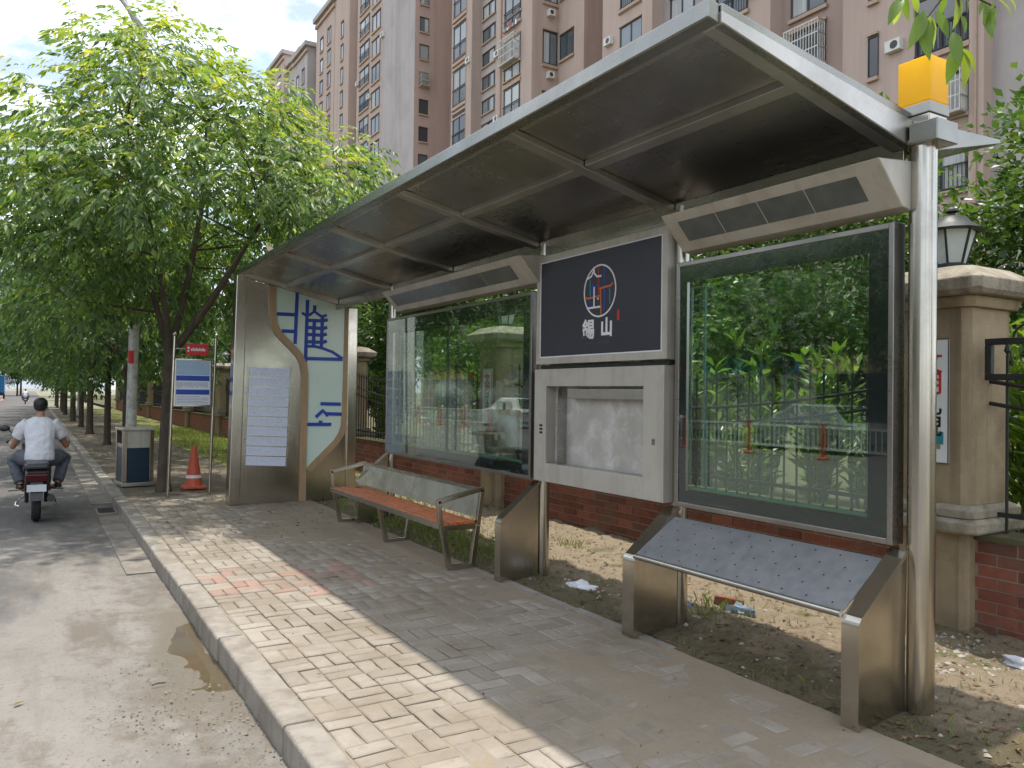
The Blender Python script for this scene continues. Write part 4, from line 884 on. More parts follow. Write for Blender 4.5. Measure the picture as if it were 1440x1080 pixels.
def make_tree(seed, c, R_, nclump, nspray, leafL, leafW, trunk_r, fork_z, rl=0.28, npair=4, rmin=.55, rmax=1.0, leaf='leaf', top_leaf=None, comp=True, lean=(0,0), ok=None):
    r = np.random.RandomState(seed); cl = crown_clumps(r, nclump, c, R_, rmin, rmax, ok)
    fork = np.array([lean[0], lean[1], fork_z])
    tb = MB(); tb.tube([(0,0,-0.05),(0.0,0,0.12),(lean[0]*.3,lean[1]*.3,fork_z*.35),(lean[0]*.7,lean[1]*.7,fork_z*.7),tuple(fork)], [trunk_r*1.5,trunk_r*1.1,trunk_r,trunk_r*.92,trunk_r*.95], 12)
    # main limbs
    nl = 5; limbs = []
    for k in range(nl):
        a = 2*math.pi*k/nl + r.uniform(-.4,.4); q = r.uniform(.40,.55)
        e = np.array([c[0]+R_[0]*q*math.cos(a), c[1]+R_[1]*q*math.sin(a), c[2]+R_[2]*r.uniform(-.35,.35)])
        pts = branch_curve(r, fork-np.array([0,0,r.uniform(.05,.25)]), e, 7, -0.10); limbs.append(pts)
        tb.tube(pts, [trunk_r*(.62-.42*i/7) for i in range(8)], 8)
    top = np.array([c[0], c[1], c[2]+R_[2]*.5]); pts = branch_curve(r, fork-np.array([0,0,.1]), top, 7, .05); limbs.append(pts); tb.tube(pts, [trunk_r*(.66-.5*i/7) for i in range(8)], 8)
    flat = [np.array(p) for L_ in limbs for p in L_[2:]]
    Qs = []; Mi = []
    for p, cr in cl:
        s = min(flat, key=lambda a: np.linalg.norm(a-p) + (0.8 if a[2] > p[2] else 0)); tb.tube(branch_curve(r, s, p, 4, .05), [trunk_r*.20, trunk_r*.16, trunk_r*.12, trunk_r*.09, trunk_r*.05], 5)
        for _ in range(3):
            e = p + unit(r, 1)[0]*cr*.7; tb.tube(branch_curve(r, p, e, 3, .08), [trunk_r*.08, trunk_r*.06, trunk_r*.045, trunk_r*.03], 4)
        n = int(nspray*(cr/rmax)**2); v = unit(r, n); v[:,2] = v[:,2]*.8+.12; rr_ = cr*r.uniform(.35, 1.08, n)[:,None]
        base = p + v*rr_*np.array([1.1,1.1,.8])
        out = v + (p-np.array(c))/np.linalg.norm(p-np.array(c)+1e-6)*.5 + r.normal(0,.3,(n,3)); out[:,2] *= .55; out /= np.linalg.norm(out,axis=1,keepdims=True)
        if comp: Q = compound(r, base, out, rl*r.uniform(.7,1.2,n), npair, leafL, leafW)
        else:
            rep = 5; bb_ = np.repeat(base, rep, 0) + r.normal(0, .07, (n*rep,3)); dd = np.repeat(out, rep, 0) + r.normal(0,.55,(n*rep,3)); Q = leaf_quads(bb_, dd, leafL*r.uniform(.6,1.25,n*rep), leafW*r.uniform(.7,1.2,n*rep), r)
        Qs.append(Q)
        if top_leaf:
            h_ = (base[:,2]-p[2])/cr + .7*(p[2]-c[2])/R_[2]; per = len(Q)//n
            on_top = (h_ + r.normal(0,.35,n) > .55).astype(np.int32); Mi.append(np.tile(on_top, per) if comp else np.repeat(on_top, per))  # leaves nearer the top of clump and crown take the second, lighter material
    Q = np.concatenate(Qs); tri = quads_to_tris(Q)
    me = np_mesh('crown', Q, tri, [leaf]+([top_leaf] if top_leaf else []))
    if top_leaf: me.polygons.foreach_set('material_index', np.tile(np.concatenate(Mi), 2))
    return tb.mesh('trunk', 'bark', (0,0,0), 60), me
def plant_tree(name, meshes, loc, label, cat, group, rz=0.0, sc=1.0):
    t_ = local_thing(name, loc, label, cat, group, rz); t_.scale = (sc, sc, sc)
    share('trunk', meshes[0], t_); share('crown', meshes[1], t_); return t_
SIL = np.array([(-400,310),(-60,215),(0,128),(50,68),(95,28),(150,2),(250,4),(300,38),(345,80),(370,98),(445,104),(490,140),(525,200),(552,245),(570,345),(600,430),(900,500)], float)
def crown_ok(p, q):
    # broad lopsided crown: tall over the trunk, a lower shoulder towards the shelter, clear of the end wall
    x, y, z = 1.66+p[0], 12.6+p[1], p[2]
    w = 0.5155*x + 0.8568*y; k = q*0.95
    px = 720+1120*(0.8567*x-0.5156*y)/w; kp = 1120*k/w; py = 553-1120*(z-1.48)/w
    if any(py-kp*f < np.interp(px+g_, SIL[:,0], SIL[:,1]) for f, g_ in ((1.0,0),(.6,kp*.75),(.6,-kp*.75),(0,kp*1.05))): return False
    if p[0]+q > 0.2 and p[1]-q < -1.2 and z-q < 3.35: return False
    return z-q > 2.3 or (p[0] < -1.0 and z-q > 1.75)
near_tree = make_tree(5, (0.45, -0.3, 4.15), (2.7, 3.0, 2.5), 76, 112, 0.138, 0.024, 0.085, 2.15, 0.30, 4, .45, .85, 'leaf', 'leaf_yellow', lean=(.06,.02), ok=crown_ok)
plant_tree('street_tree', near_tree, (1.66, 12.6, 0), 'nearest leafy green street tree with forked trunk beside the bus stop sign', 'tree', 'street trees along the kerb')
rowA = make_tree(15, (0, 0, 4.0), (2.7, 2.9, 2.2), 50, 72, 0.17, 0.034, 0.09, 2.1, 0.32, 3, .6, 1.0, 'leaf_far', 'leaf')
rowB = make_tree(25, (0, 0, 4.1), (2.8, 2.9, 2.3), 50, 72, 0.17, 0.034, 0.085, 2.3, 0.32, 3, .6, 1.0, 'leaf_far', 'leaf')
rl_ = ['street tree standing right behind the litter bin', 'third street tree from the bus stop, bare dark trunk by the kerb', 'fourth street tree of the row along the kerb', 'fifth street tree of the row, left of the fourth', 'sixth street tree of the row along the kerb', 'seventh street tree of the row along the kerb', 'eighth street tree of the row far down the kerb', 'ninth street tree of the row far down the kerb', 'tenth street tree of the row far down the kerb', 'eleventh street tree of the row far down the kerb', 'last visible street tree at the far end of the row']
for i, y in enumerate((18.9, 23.7, 29.3, 34.9, 40.9, 46.0, 51.2, 57.0, 63.0, 70.0, 78.0)):
    plant_tree('street_tree', (rowA, rowB)[i % 2], (1.66+random.uniform(-.1,.1), y, 0), rl_[i], 'tree', 'street trees along the kerb', random.uniform(0,6.28), random.uniform(.95,1.1))
everA = make_tree(35, (0, 0, 2.8), (1.75, 1.8, 1.9), 44, 170, 0.12, 0.036, 0.07, 1.0, comp=False, rmin=.45, rmax=.8, leaf='leaf_ever')
everB = make_tree(45, (0, 0, 3.0), (1.85, 1.9, 2.0), 44, 170, 0.12, 0.036, 0.07, 1.1, comp=False, rmin=.45, rmax=.8, leaf='leaf_ever')
el_ = ['dense evergreen tree behind the lantern pillar at the right edge', 'dense evergreen tree behind the near glass case', 'evergreen tree behind the slate sign board', 'evergreen tree behind the long glass case, near end', 'evergreen tree behind the long glass case, far end', 'evergreen tree seen above the pillar beside the end wall', 'evergreen tree behind the artwork end wall', 'evergreen tree behind the bus stop sign', 'evergreen tree behind the nearest street tree trunk', 'evergreen tree behind the wall past the litter bin', 'evergreen tree farther along behind the garden wall', 'evergreen tree in the far part of the garden', 'farthest evergreen tree behind the garden wall'] + ['evergreen tree behind the wall, level with the %s street tree' % k for k in ('seventh', 'eighth', 'ninth', 'tenth', 'last', 'second', 'third', 'fourth', 'fifth')]
for i, y in enumerate((3.6, 6.6, 9.6, 12.6, 15.8, 19.2, 22.6, 26.0, 29.4, 33.0, 37.0, 42.0, 48.0, 54, 60, 67, 75, 84, 20.8, 24.5, 31.0, 35.2)):
    plant_tree('evergreen_tree', (everA, everB)[i % 2], (8.2+random.uniform(-.4,.5)+(.5 if i == 0 else 0), y, 0.05), el_[i], 'tree', 'evergreen trees behind the garden wall', random.uniform(0,6.28), random.uniform(.95,1.12) if i > 1 else .92)
def make_shrub(seed, h, n, L, Wd):
    r = np.random.RandomState(seed); tb = MB(); P = []; D = []
    for k in range(9):
        a = r.uniform(0,6.28); top = np.array([.38*math.cos(a)*r.rand(), .38*math.sin(a)*r.rand(), h*r.uniform(.6,1.0)]); pts = branch_curve(r, (0,0,0), top, 5, .02); tb.tube(pts, [.012,.011,.009,.008,.006,.004], 5)
        m = n//9
        for j in range(m):
            q = r.uniform(.25,1.0)**.8; i0 = min(int(q*5), 4); p = np.array(pts[i0])*(1-(q*5-i0)) + np.array(pts[i0+1])*(q*5-i0); v = unit(r,1)[0]; v[2] = abs(v[2])*.9+.25
            P.append(p); D.append(v)
    P = np.array(P); D = np.array(D); Q = leaf_quads(P, D, L*r.uniform(.6,1.2,len(P)), Wd*r.uniform(.7,1.1,len(P)), r)
    return tb.mesh('stem', 'bark', (0,0,0), 60), np_mesh('foliage', Q, quads_to_tris(Q), 'leaf_big')
shr = [make_shrub(1, 1.9, 420, .21, .032), make_shrub(2, 1.6, 380, .20, .030), make_shrub(3, 2.2, 460, .22, .034)]
sl_ = ['big leaved shrub behind the railing at the right edge', 'big leaved shrub growing beside the lantern pillar', 'glossy shrub behind the railing, right part of the near case', 'glossy shrub behind the railing, middle of the near case', 'glossy shrub behind the railing, left part of the near case', 'glossy shrub behind the slate board', 'shrub behind the long case, near end', 'shrub behind the long case beside the pillar', 'shrub behind the long case, centre', 'shrub behind the long case, far end', 'shrub behind the railing beside the end wall', 'shrub behind the railing past the end wall', 'shrub behind the railing by the bus stop sign', 'last shrub behind the railing along the wall'] + ['shrub of the back row behind the railing, %s counted from the lantern pillar' % k for k in ('first', 'second', 'third', 'fourth', 'fifth', 'sixth', 'seventh', 'eighth')]
for i, y in enumerate((1.7, 2.55, 3.75, 4.5, 5.25, 6.1, 7.0, 7.9, 9.5, 10.6, 11.8, 13.0, 15.4, 17.0, 3.3, 4.2, 5.0, 5.9, 6.8, 7.7, 8.7, 9.9)):
    t_ = local_thing('shrub', ((5.85 if i < 14 else 6.75)+random.uniform(-.15,.35), y, 0.05), sl_[i], 'shrub', 'big leaved shrubs behind the railing', random.uniform(0,6.28)); a = shr[i % 3]; share('stem', a[0], t_); share('foliage', a[1], t_)
# tree whose low branch hangs into the top right of the view
r = np.random.RandomState(77)
tbm = MB(); tbm.tube([(4.35,-.5,-.05),(4.35,-.5,.2),(4.3,-.45,1.5),(4.25,-.4,2.9)], [.17,.12,.105,.095], 12); tbm.tube(branch_curve(r,(4.25,-.4,2.7),(3.55,1.2,3.75),6,.02), [.06,.055,.05,.04,.03,.022,.016], 8)
for e in ((3.3,-1.8,4.4),(5.4,-1.2,4.6),(4.2,-.8,5.6),(5.2,-2.2,4.2)): tbm.tube(branch_curve(r,(4.25,-.4,2.8),e,6,.02), [.06,.055,.05,.04,.03,.022,.016], 8)
ot = thing('overhanging_tree', (4.35,-.5,0), 'tree outside the frame whose green branch hangs into the top right corner', 'tree')
def cam_pt(px, py, w):
    s_, v_ = (px-720)/1120.0, (py-540)/1120.0
    return np.array([0,0,1.48]) + w*np.array([0.8567*s_+0.0171*v_+0.5155, -0.5156*s_+0.0038*v_+0.8568, 0.0127*s_-0.9998*v_+0.0121])
twigs = [((3.55,1.2,3.75), cam_pt(1345,-30,3.0)), (cam_pt(1345,-30,3.0), cam_pt(1352,70,3.05)), (cam_pt(1345,-30,3.0), cam_pt(1300,30,3.0)), (cam_pt(1345,-30,3.0), cam_pt(1400,10,3.05)), (cam_pt(1300,-60,2.95), cam_pt(1262,5,2.95)), ((3.55,1.2,3.75), cam_pt(1300,-60,2.95))]
for a, b_ in twigs: tbm.tube(branch_curve(r, a, b_, 4, .02), [.009,.007,.005,.004,.003], 5)
tbm.build('trunk', 'bark', ot, 60)
Q = []
for c_ in ((4.3,-1.2,5.0),(3.4,-1.6,4.7),(5.2,-1.4,4.9),(4.4,-.4,5.4),(4.0,-2.4,5.0),(5.0,-2.4,5.2)):
    v = unit(r, 60)*.8; base = np.array(c_)+v; Q.append(compound(r, base, v+r.normal(0,.3,(60,3)), .3*np.ones(60), 4, .13, .024))
Q = np.concatenate(Q); link_obj('crown', np_mesh('crown', Q, quads_to_tris(Q), 'leaf'), ot, Vector((0,0,0))-OFF[ot])
def big_leaf(p, d, L, Wd, up_):
    d = Vector(d).normalized(); s_ = d.cross(Vector(up_)).normalized(); n_ = s_.cross(d); b = MB(); vs = []; fs = []
    prof = [(0,.02),(.12,.45),(.32,.95),(.55,1.0),(.78,.62),(1.0,.0)]
    for q, w in prof:
        c = Vector(p) + d*L*q - n_*L*.28*q*q
        vs += [c - s_*Wd*w + n_*Wd*w*.35, c, c + s_*Wd*w + n_*Wd*w*.35]
    for i in range(5): fs += [(i*3,i*3+1,i*3+4,i*3+3),(i*3+1,i*3+2,i*3+5,i*3+4)]
    return b.add(vs, fs)
leaves = [(1352,70,1365,118,3.05),(1350,60,1335,108,3.05),(1340,45,1348,78,3.0),(1352,68,1380,95,3.05),(1310,25,1312,68,3.0),(1305,28,1300,72,3.0),(1300,20,1325,60,3.0),(1315,15,1335,45,3.0),(1300,15,1288,55,3.0),(1262,5,1260,35,2.95),(1270,-4,1252,22,2.95),(1275,-8,1272,28,2.95),(1285,-10,1290,15,2.95),
          (1395,2,1385,42,3.05),(1400,8,1402,30,3.05),(1405,0,1428,15,3.05),(1390,-8,1375,15,3.05),(1330,-5,1322,18,3.0),(1345,-10,1352,30,3.02),(1355,-12,1368,12,3.02),(1350,20,1362,40,3.02),(1410,-10,1435,5,3.05),(1290,5,1280,30,2.97),(1385,5,1398,45,3.04)]
for i, (a, b_, c_, d_, w) in enumerate(leaves):
    p = Vector(cam_pt(a, b_, w)); q = Vector(cam_pt(c_, d_, w+random.uniform(-.06,.06))); L = (q-p).length*1.1
    big_leaf(p, q-p, L, L*.17, (random.uniform(-1,.2), random.uniform(-.9,.3), .6)).build('leaf', 'leaf_big' if i % 3 else 'leaf_yellow', ot, 60)

# ------------------------------------------------------------------ apartment buildings
def building(name, label, y):
    return thing(name, (42, y, 0), label, 'building', 'apartment blocks behind the trees')
ab = building('apartment_building', 'tall pinkish brown apartment block rising behind the bus shelter roof', 66)
TOP = 60.0
def wall(par, x0, x1, y0, y1, mat, top=TOP, z0=0.0): return MB().box(x0, y0, z0, x1, y1, top).build('wall', mat, par)
wall(ab, 43.1, 54, 9, 116, 'w_brown', TOP-1.5)
wall(ab, 38.6, 43.05, 8, 20.5, 'w_grey'); wall(ab, 38, 43.06, 20.5, 28.2, 'w_tan'); wall(ab, 39.07, 43.07, 28.2, 33.28, 'w_brown'); wall(ab, 38, 43.08, 33.28, 37.9, 'w_tan')
wall(ab, 39, 43.05, 37.9, 44.0, 'w_grey'); wall(ab, 38, 43.06, 44.0, 50.0, 'w_tan'); wall(ab, 42.8, 43.09, 50.0, 56.33, 'w_brown'); wall(ab, 40.78, 43.08, 56.33, 60.44, 'w_tan')
wall(ab, 38, 43.05, 60.44, 66.93, 'w_tan'); wall(ab, 39, 43.06, 66.93, 71.8, 'w_grey'); wall(ab, 38, 43.07, 71.8, 76.6, 'w_tan'); wall(ab, 42.6, 43.09, 76.6, 86.4, 'w_brown')
wall(ab, 38, 43.08, 86.4, 96.9, 'w_grey'); wall(ab, 37.98, 43.06, 96.9, 106.1, 'w_tan'); wall(ab, 39.3, 43.07, 106.1, 109.63, 'w_brown'); wall(ab, 38, 43.05, 109.63, 116, 'w_tan')
MB().box(37.997, 86.39, 0.5, 43.0, 86.398, TOP-.1).build('wall', 'w_pink', ab)
MB().box(37.85, 71.75, 0, 37.998, 72.85, TOP).build('pilaster', 'w_tan', ab); MB().box(37.8, 43.9, 0, 37.998, 45.0, TOP).build('pilaster', 'w_tan', ab); MB().box(37.8, 20.45, 0, 37.998, 21.15, TOP).build('pilaster', 'w_tan', ab)
MB().tube([(37.72,20.8,0),(37.72,20.8,58)], .06, 8).build('downpipe', 'sill', ab); MB().tube([(37.9,65.9,0),(37.9,65.9,58)], .07, 8).build('downpipe', 'sill', ab); MB().tube([(37.9,73.0,0),(37.9,73.0,58)], .07, 8).build('downpipe', 'sill', ab)
# unit window: local y 0..1 wide, z 0..1 tall, faces -x
_wf = {}
def win_meshes(panes):
    if panes in _wf: return _wf[panes]
    f = MB(); e = 0.05
    frame_box(-0.07, 0.05, 0, 1, 0, 1, e, f)
    for k in range(1, panes): f.box(-0.06, k/panes-e*.45, e, 0.05, k/panes+e*.45, 1-e)
    g = MB().box(-0.012, e, e, 0.03, 1-e, 1-e)
    s = MB().box(-0.20, -0.05, -0.09, 0.0, 1.05, -0.002); li_ = MB().box(-0.16, -0.03, 1.003, 0.0, 1.03, 1.06)
    c = MB().box(-0.018, 0.55, e, -0.013, 1-e*1.1, 1-e)
    _wf[panes] = (f.mesh('window', 'win_frame'), g.mesh('pane', 'win_glass'), s.mesh('sill', 'sill'), c.mesh('curtain', 'curtain'), li_.mesh('lintel', 'sill')); return _wf[panes]
RW = random.Random(3)
RAILS = {}
def rail_mesh():
    if 'r' not in RAILS:
        b = MB(); b.box(-.16,0,.44,-.11,1,.47); b.box(-.16,0,.02,-.11,1,.04)
        for k in range(13): b.box(-.145, k/12.6, .04, -.125, k/12.6+.016, .44)
        RAILS['r'] = b.mesh('balcony_rail', 'rail')
    return RAILS['r']
def cage_mesh():
    if 'c' not in RAILS:
        b = MB()
        for z in (0,.33,.66,.97): b.box(-.74,0,z,-.71,1,z+.03); b.box(-.72,0,z,0,.02,z+.03); b.box(-.72,.98,z,0,1,z+.03)
        for k in range(13): b.box(-.74,k/12.5,0,-.71,k/12.5+.018,1)
        for k in range(5):
            for y in (0,.98): b.box(-.72+.15*k,y,0,-.70+.15*k,y+.02,1)
        b.box(-.72,0,-.02,0,1,0.0); RAILS['c'] = b.mesh('window_cage', 'cage')
    return RAILS['c']
def window(par, x, y0, y1, z0, z1, panes=2, rail=False, cage=False, face='x'):
    f, g, s, c, li_ = win_meshes(panes); o0 = OFF[par]; rz = 0.0
    if face == 'x': loc = Vector((x, y0, z0))-o0; sc = (1, y1-y0, z1-z0)
    else: loc = Vector((y0, x, z0))-o0; sc = (1, y1-y0, z1-z0); rz = rad(90); loc = Vector((y1, x, z0))-o0
    o = share('window', f, par, loc, (0, 0, rz), sc); share('pane', g, o); share('sill', s, o); share('lintel', li_, o)
    if RW.random() < .55: share('curtain', c, o, (0, -0.5 if RW.random() < .4 else 0, 0))
    if rail: share('balcony_rail', rail_mesh(), o)
    if cage: share('window_cage', cage_mesh(), o)
    return o
def air_con(par, x, y, z):
    a = MB().box(x-.35, y, z, x, y+.85, z+.6).build('air_conditioner', 'ac', par, 0, .02)
    MB().add([(x-.352, y+.33+.22*math.cos(k*.524), z+.3+.22*math.sin(k*.524)) for k in range(12)], [tuple(range(12))]).build('fan_grille', 'win_frame', a)
for k in range(-1, 8):
    z = 50.0-3.42*k
    window(ab, 37.98, 101.4, 104.9, z, z+2.35, 2, rail=True); window(ab, 37.98, 97.4, 100.3, z-.9, z+1.4, 2)
    window(ab, 38, 112.0, 113.1, z, z+2.2, 1)
for k in range(-1, 7):
    z = 44.3-3.27*k; window(ab, 86.388, 38.6, 39.75, z, z+1.75, 1, face='y', cage=(k == 2))
for k in range(-1, 5):
    z = 36.55-4.72*k; window(ab, 38, 73.1, 76.1, z, z+3.9, 2, rail=True)
for k in range(-1, 11): z = 39.6-2.43*k; window(ab, 39, 68.9, 71.4, z, z+1.4, 2)
for z0, z1, rr_, cg in ((40.6,43.6,1,0),(36.1,39.2,1,0),(32.4,34.8,0,1),(31.0,32.2,0,0),(27.2,30.3,1,0),(23.3,26.2,0,0),(19.5,22.4,1,0)): window(ab, 38, 62.4, 65.3, z0, z1, 2, bool(rr_), bool(cg))
for z0 in (37.2, 31.5, 25.9, 20.3):
    window(ab, 60.436, 39.15, 40.7, z0, z0+3.1, 2, face='y'); window(ab, 40.776, 57.85, 59.95, z0+.35, z0+2.7, 2)
    o = share('air_conditioner', MB().box(-.3,-.45,0,.3,0,.6).mesh('air_conditioner', 'ac'), ab, Vector((39.9, 60.43, z0-1.3))-OFF[ab]); share('fan_grille', MB().add([(-.05+.2*math.cos(k*.524), -.453, .3+.2*math.sin(k*.524)) for k in range(12)], [tuple(range(12))]).mesh('fan_grille', 'win_frame'), o)
for z0, z1, rr_ in ((30.8,33.4,1),(27.85,29.45,0),(24.6,26.8,1),(21.4,23.4,0),(18.0,20.2,1)): window(ab, 38, 45.1, 47.75, z0, z1, 2, bool(rr_))
for z0 in (31.6, 28.5, 25.4, 22.3): window(ab, 39, 40.8, 43.25, z0, z0+1.5, 2)
for z0, z1, rr_ in ((29.3,31.6,0),(25.75,28.4,1),(22.5,24.8,0),(19.2,21.6,1)): window(ab, 38, 35.05, 37.75, z0, z1, 2, bool(rr_))
for z0, cg in ((24.3,0),(20.9,1),(17.2,0)): window(ab, 39.07, 30.1, 32.6, z0, z0+2.5, 2, False, bool(cg))
for z0 in (22.6, 18.5, 14.6): window(ab, 38, 26.0, 26.6, z0, z0+2.25, 1)
for z0, z1, rr_, cg in ((18.6,21.6,1,0),(15.2,17.3,0,1),(11.6,14.2,1,0),(22.2,25.0,1,0)): window(ab, 38, 21.25, 23.95, z0, z1, 2, bool(rr_), bool(cg))
for y0, y1 in ((35.0,37.8),(45.0,47.8),(62.3,65.4),(73.0,76.2),(21.2,24.0)):
    for k in range(4): MB().box(37.9, y0-.1, 17.9+6.3*k, 37.995, y1+.1, 18.1+6.3*k).build('string_course', 'sill', ab)
for x_, y_, z_ in ((38,66.0,33.9),(38,66.0,27.6),(38,48.6,28.6),(38,48.6,25.2),(38,44.1,31.4),(39,66.95,37.0),(38,96.0,47.2),(37.98,105.0,43.8),(38,34.0,26.4),(38,24.6,19.4),(38,24.6,15.6),(38,72.0,35.4),(37.98,100.5,40.6),(37.98,100.5,33.6)): air_con(ab, x_, y_, z_)
for k in range(9): MB().box(37.55, 62.5+.3*k, 35.55, 37.6, 62.7+.3*k, 36.0-.12*(k % 3)).build('laundry', ('white','blue_cloth','curtain','rose','tan_trim')[k % 5] if k % 5 != 3 else 'red', ab)
bl = building('apartment_building', 'farther grey brown apartment block with flat cornice above the street tree', 136)
for x0, y0, y1, top, mt in ((38,116.2,125.2,60.2,'w_tan'),(37.5,128.4,136.3,57.8,'w_grey'),(39.4,125.2,128.4,57.4,'w_brown'),(38.8,136.3,144.6,60.0,'w_grey'),(38,144.6,156,62.4,'w_tan')):
    wall(bl, x0, 54, y0, y1, mt, top); MB().box(x0-.6, y0-.5, top, 54.2, y1+.3, top+.7).build('cornice', 'w_grey', bl); MB().box(x0-.3, y0-.25, top-.9, x0-.004, y1+.1, top-.4).build('cornice', 'sill', bl)
    for k in range(6):
        z = top-5.4-3.4*k; wd = (y1-y0)
        if wd > 5:
            window(bl, x0, y0+.18*wd, y0+.36*wd, z, z+2.3, 2); window(bl, x0, y0+.6*wd, y0+.76*wd, z, z+2.1, 1)
        else: window(bl, x0, y0+.4, y1-.3, z-.4, z+2.6, 2, rail=True)

# ------------------------------------------------------------------ street furniture beside the kerb
# litter bin
bi = local_thing('litter_bin', (1.37, 13.58, 0.0), 'steel litter bin with dark blue panels standing at the kerb', 'litter bin', None, rad(6))
for x in (-.19,.19):
    for y in (-.23,.23): MB().box(x-.03,y-.03,0.06,x+.03,y+.03,.84).build('corner_post', 'steel', bi, 0, .004)
MB().box(-.235,-.275,0,.235,.275,.06).build('foot', 'steel_beam', bi, 0, .006); MB().box(-.235,-.275,.842,.235,.275,.885).build('lid', 'steel_sand', bi, 0, .012)
for sx in (-1, 1): MB().box(sx*.195-.01 if sx > 0 else -.205, -.198, .07, sx*.195+.01 if sx > 0 else -.185, .198, .58).build('side_panel', 'bin_blue', bi)
for sy in (-1, 1): MB().box(-.158, sy*.235-.01, .07, .158, sy*.235+.01, .58).build('side_panel', 'bin_blue', bi); MB().box(-.158, sy*.235-.008, .583, .158, sy*.235+.008, .84).build('upper_panel', 'steel_sand', bi)
MB().box(-.20, -.198, .583, -.188, .198, .64).build('upper_panel', 'steel_sand', bi); MB().box(.188, -.198, .583, .20, .198, .84).build('upper_panel', 'steel_sand', bi); MB().box(-.16,-.19,.60,.16,.19,.62).build('inner_tray', 'dark_metal', bi)
# bus stop sign
sg = thing('bus_stop_sign', (1.9, 11.93, 0), 'two post bus stop sign with red header and blue striped timetable board', 'bus stop sign')
for x, y, ln in ((1.625, 11.90, .055), (2.185, 11.97, .055)): 
    MB().tube([(x,y,0),(x+ln,y,2.22)], .021, 12).build('post', 'steel', sg, 50); MB().ell((x+ln,y,2.25), (.028,.028,.032)).build('finial', 'steel', sg, 60)
MB().box(1.83,11.91,1.965,2.13,11.925,2.125).build('header', 'red', sg, 0, .003)
hd = MB()
for k in range(9): hd.box(1.895+.022*k, 11.907, 2.025, 1.895+.022*k+.015, 11.9095, 2.055+.012*(k%2))
hd.box(1.85,11.907,2.05,1.875,11.9095,2.08); hd.box(1.852,11.907,2.01,1.872,11.9095,2.035); tag(hd.build('header_print', 'white', sg), kind='stuff')
MB().bar((1.67,11.915,2.05),(2.22,11.965,2.05), .012,.012).build('crossbar', 'steel', sg); MB().bar((1.67,11.915,1.86),(2.22,11.965,1.86), .012,.012).build('crossbar', 'steel', sg)
bd2 = MB().box(1.69,11.915,1.255,2.175,11.935,1.90).build('board', 'paper_white', sg); frame_box(0,1,0,1,0,1,.1,MB())
fb = MB(); fb.box(1.68,11.905,1.245,1.70,11.94,1.91); fb.box(2.165,11.905,1.245,2.185,11.94,1.91); fb.box(1.70,11.905,1.245,2.165,11.94,1.265); fb.box(1.70,11.905,1.893,2.165,11.94,1.91); fb.build('board_frame', 'steel', sg)
for z0, z1 in ((1.605,1.675),(1.41,1.48)): MB().box(1.71,11.911,z0,2.15,11.914,z1).build('blue_stripe', 'blue_print', sg)
MB().box(1.71,11.9115,1.685,2.15,11.9145,1.885).build('pale_blue_field', simple('pale_blue_print', (0.36,0.50,0.62), (0.30,0.44,0.58), .5), sg)
sp = MB(); rr = random.Random(5)
for z in (1.83,1.79,1.72): 
    for k in range(5): sp.box(1.74+.045*k,11.909,z,1.74+.045*k+rr.uniform(.015,.038),11.9113,z+.014)
for k in range(3): sp.box(2.01,11.909,1.785+.035*k,2.14,11.9113,1.803+.035*k)
for k in range(22): sp.box(1.72+.019*k,11.911,1.50+rr.uniform(0,.03),1.729+.019*k,11.9143,1.585)
for j in range(5): sp.box(1.72,11.911,1.29+.022*j,1.72+rr.uniform(.25,.42),11.9143,1.298+.022*j)
tag(sp.build('board_print', 'print_grey', sg), kind='stuff')
# traffic cone
co = thing('traffic_cone', (2.09, 12.7, 0), 'faded orange traffic cone beside the bus stop sign', 'traffic cone')
MB().lathe([(.135,.045),(.128,.06),(.112,.16)], (2.09,12.7,0), 20).build('lower_cone', 'cone', co, 40); MB().lathe([(.1125,.16),(.103,.205)], (2.09,12.7,0), 20).build('white_band', 'white', co, 40)
MB().lathe([(.1035,.205),(.035,.60),(.03,.635),(.012,.64)], (2.09,12.7,0), 20).build('upper_cone', 'cone', co, 40); MB().box(1.93,12.54,0.002,2.25,12.86,.044).build('base', 'cone', co, 0, .012)
# lamp posts
def lamp_post(x, y, label, red=True):
    l_ = thing('street_lamp', (x, y, 0), label, 'street lamp', 'street lamps along the pavement')
    MB().tube([(x,y,0),(x,y,.5),(x+.05,y,5),(x+.1,y,8.3)], [.10,.095,.08,.062], 14).build('pole', 'pole', l_, 50); MB().lathe([(.17,0),(.17,.03),(.12,.05)], (x,y,0), 14).build('base_plate', 'dark_metal', l_)
    for dy, k in ((-.12,1.0),(.12,1.12)):
        pts = [(x+.1, y+dy*.4, 7.9), (x+.02, y+dy, 8.35), (x-.3, y+dy, 8.75*k**.25), (x-.9, y+dy, 9.05*k**.25), (x-1.8, y+dy, 9.2*k**.25)]; MB().tube(pts, [.05,.05,.045,.04,.035], 8).build('arm', 'pole', l_, 50)
    MB().ell((x-2.1, y, 9.3), (.42,.16,.09)).build('lamp_head', 'grey_plastic', l_, 60)
    if red: MB().prism([(x-.075,y-.075),(x-.035,y-.1045),(x+.02,y-.1075),(x+.02,y-.09),(x-.03,y-.085),(x-.06,y-.06)], 'z', 1.96, 2.20).build('sticker', 'red', l_)
lamp_post(1.60, 16.6, 'pale street lamp pole with red sticker rising behind the litter bin')
lamp_post(2.1, 47.5, 'pale street lamp pole far down among the row of trees', False); lamp_post(2.1, 77.0, 'farthest pale street lamp pole down the street', False)

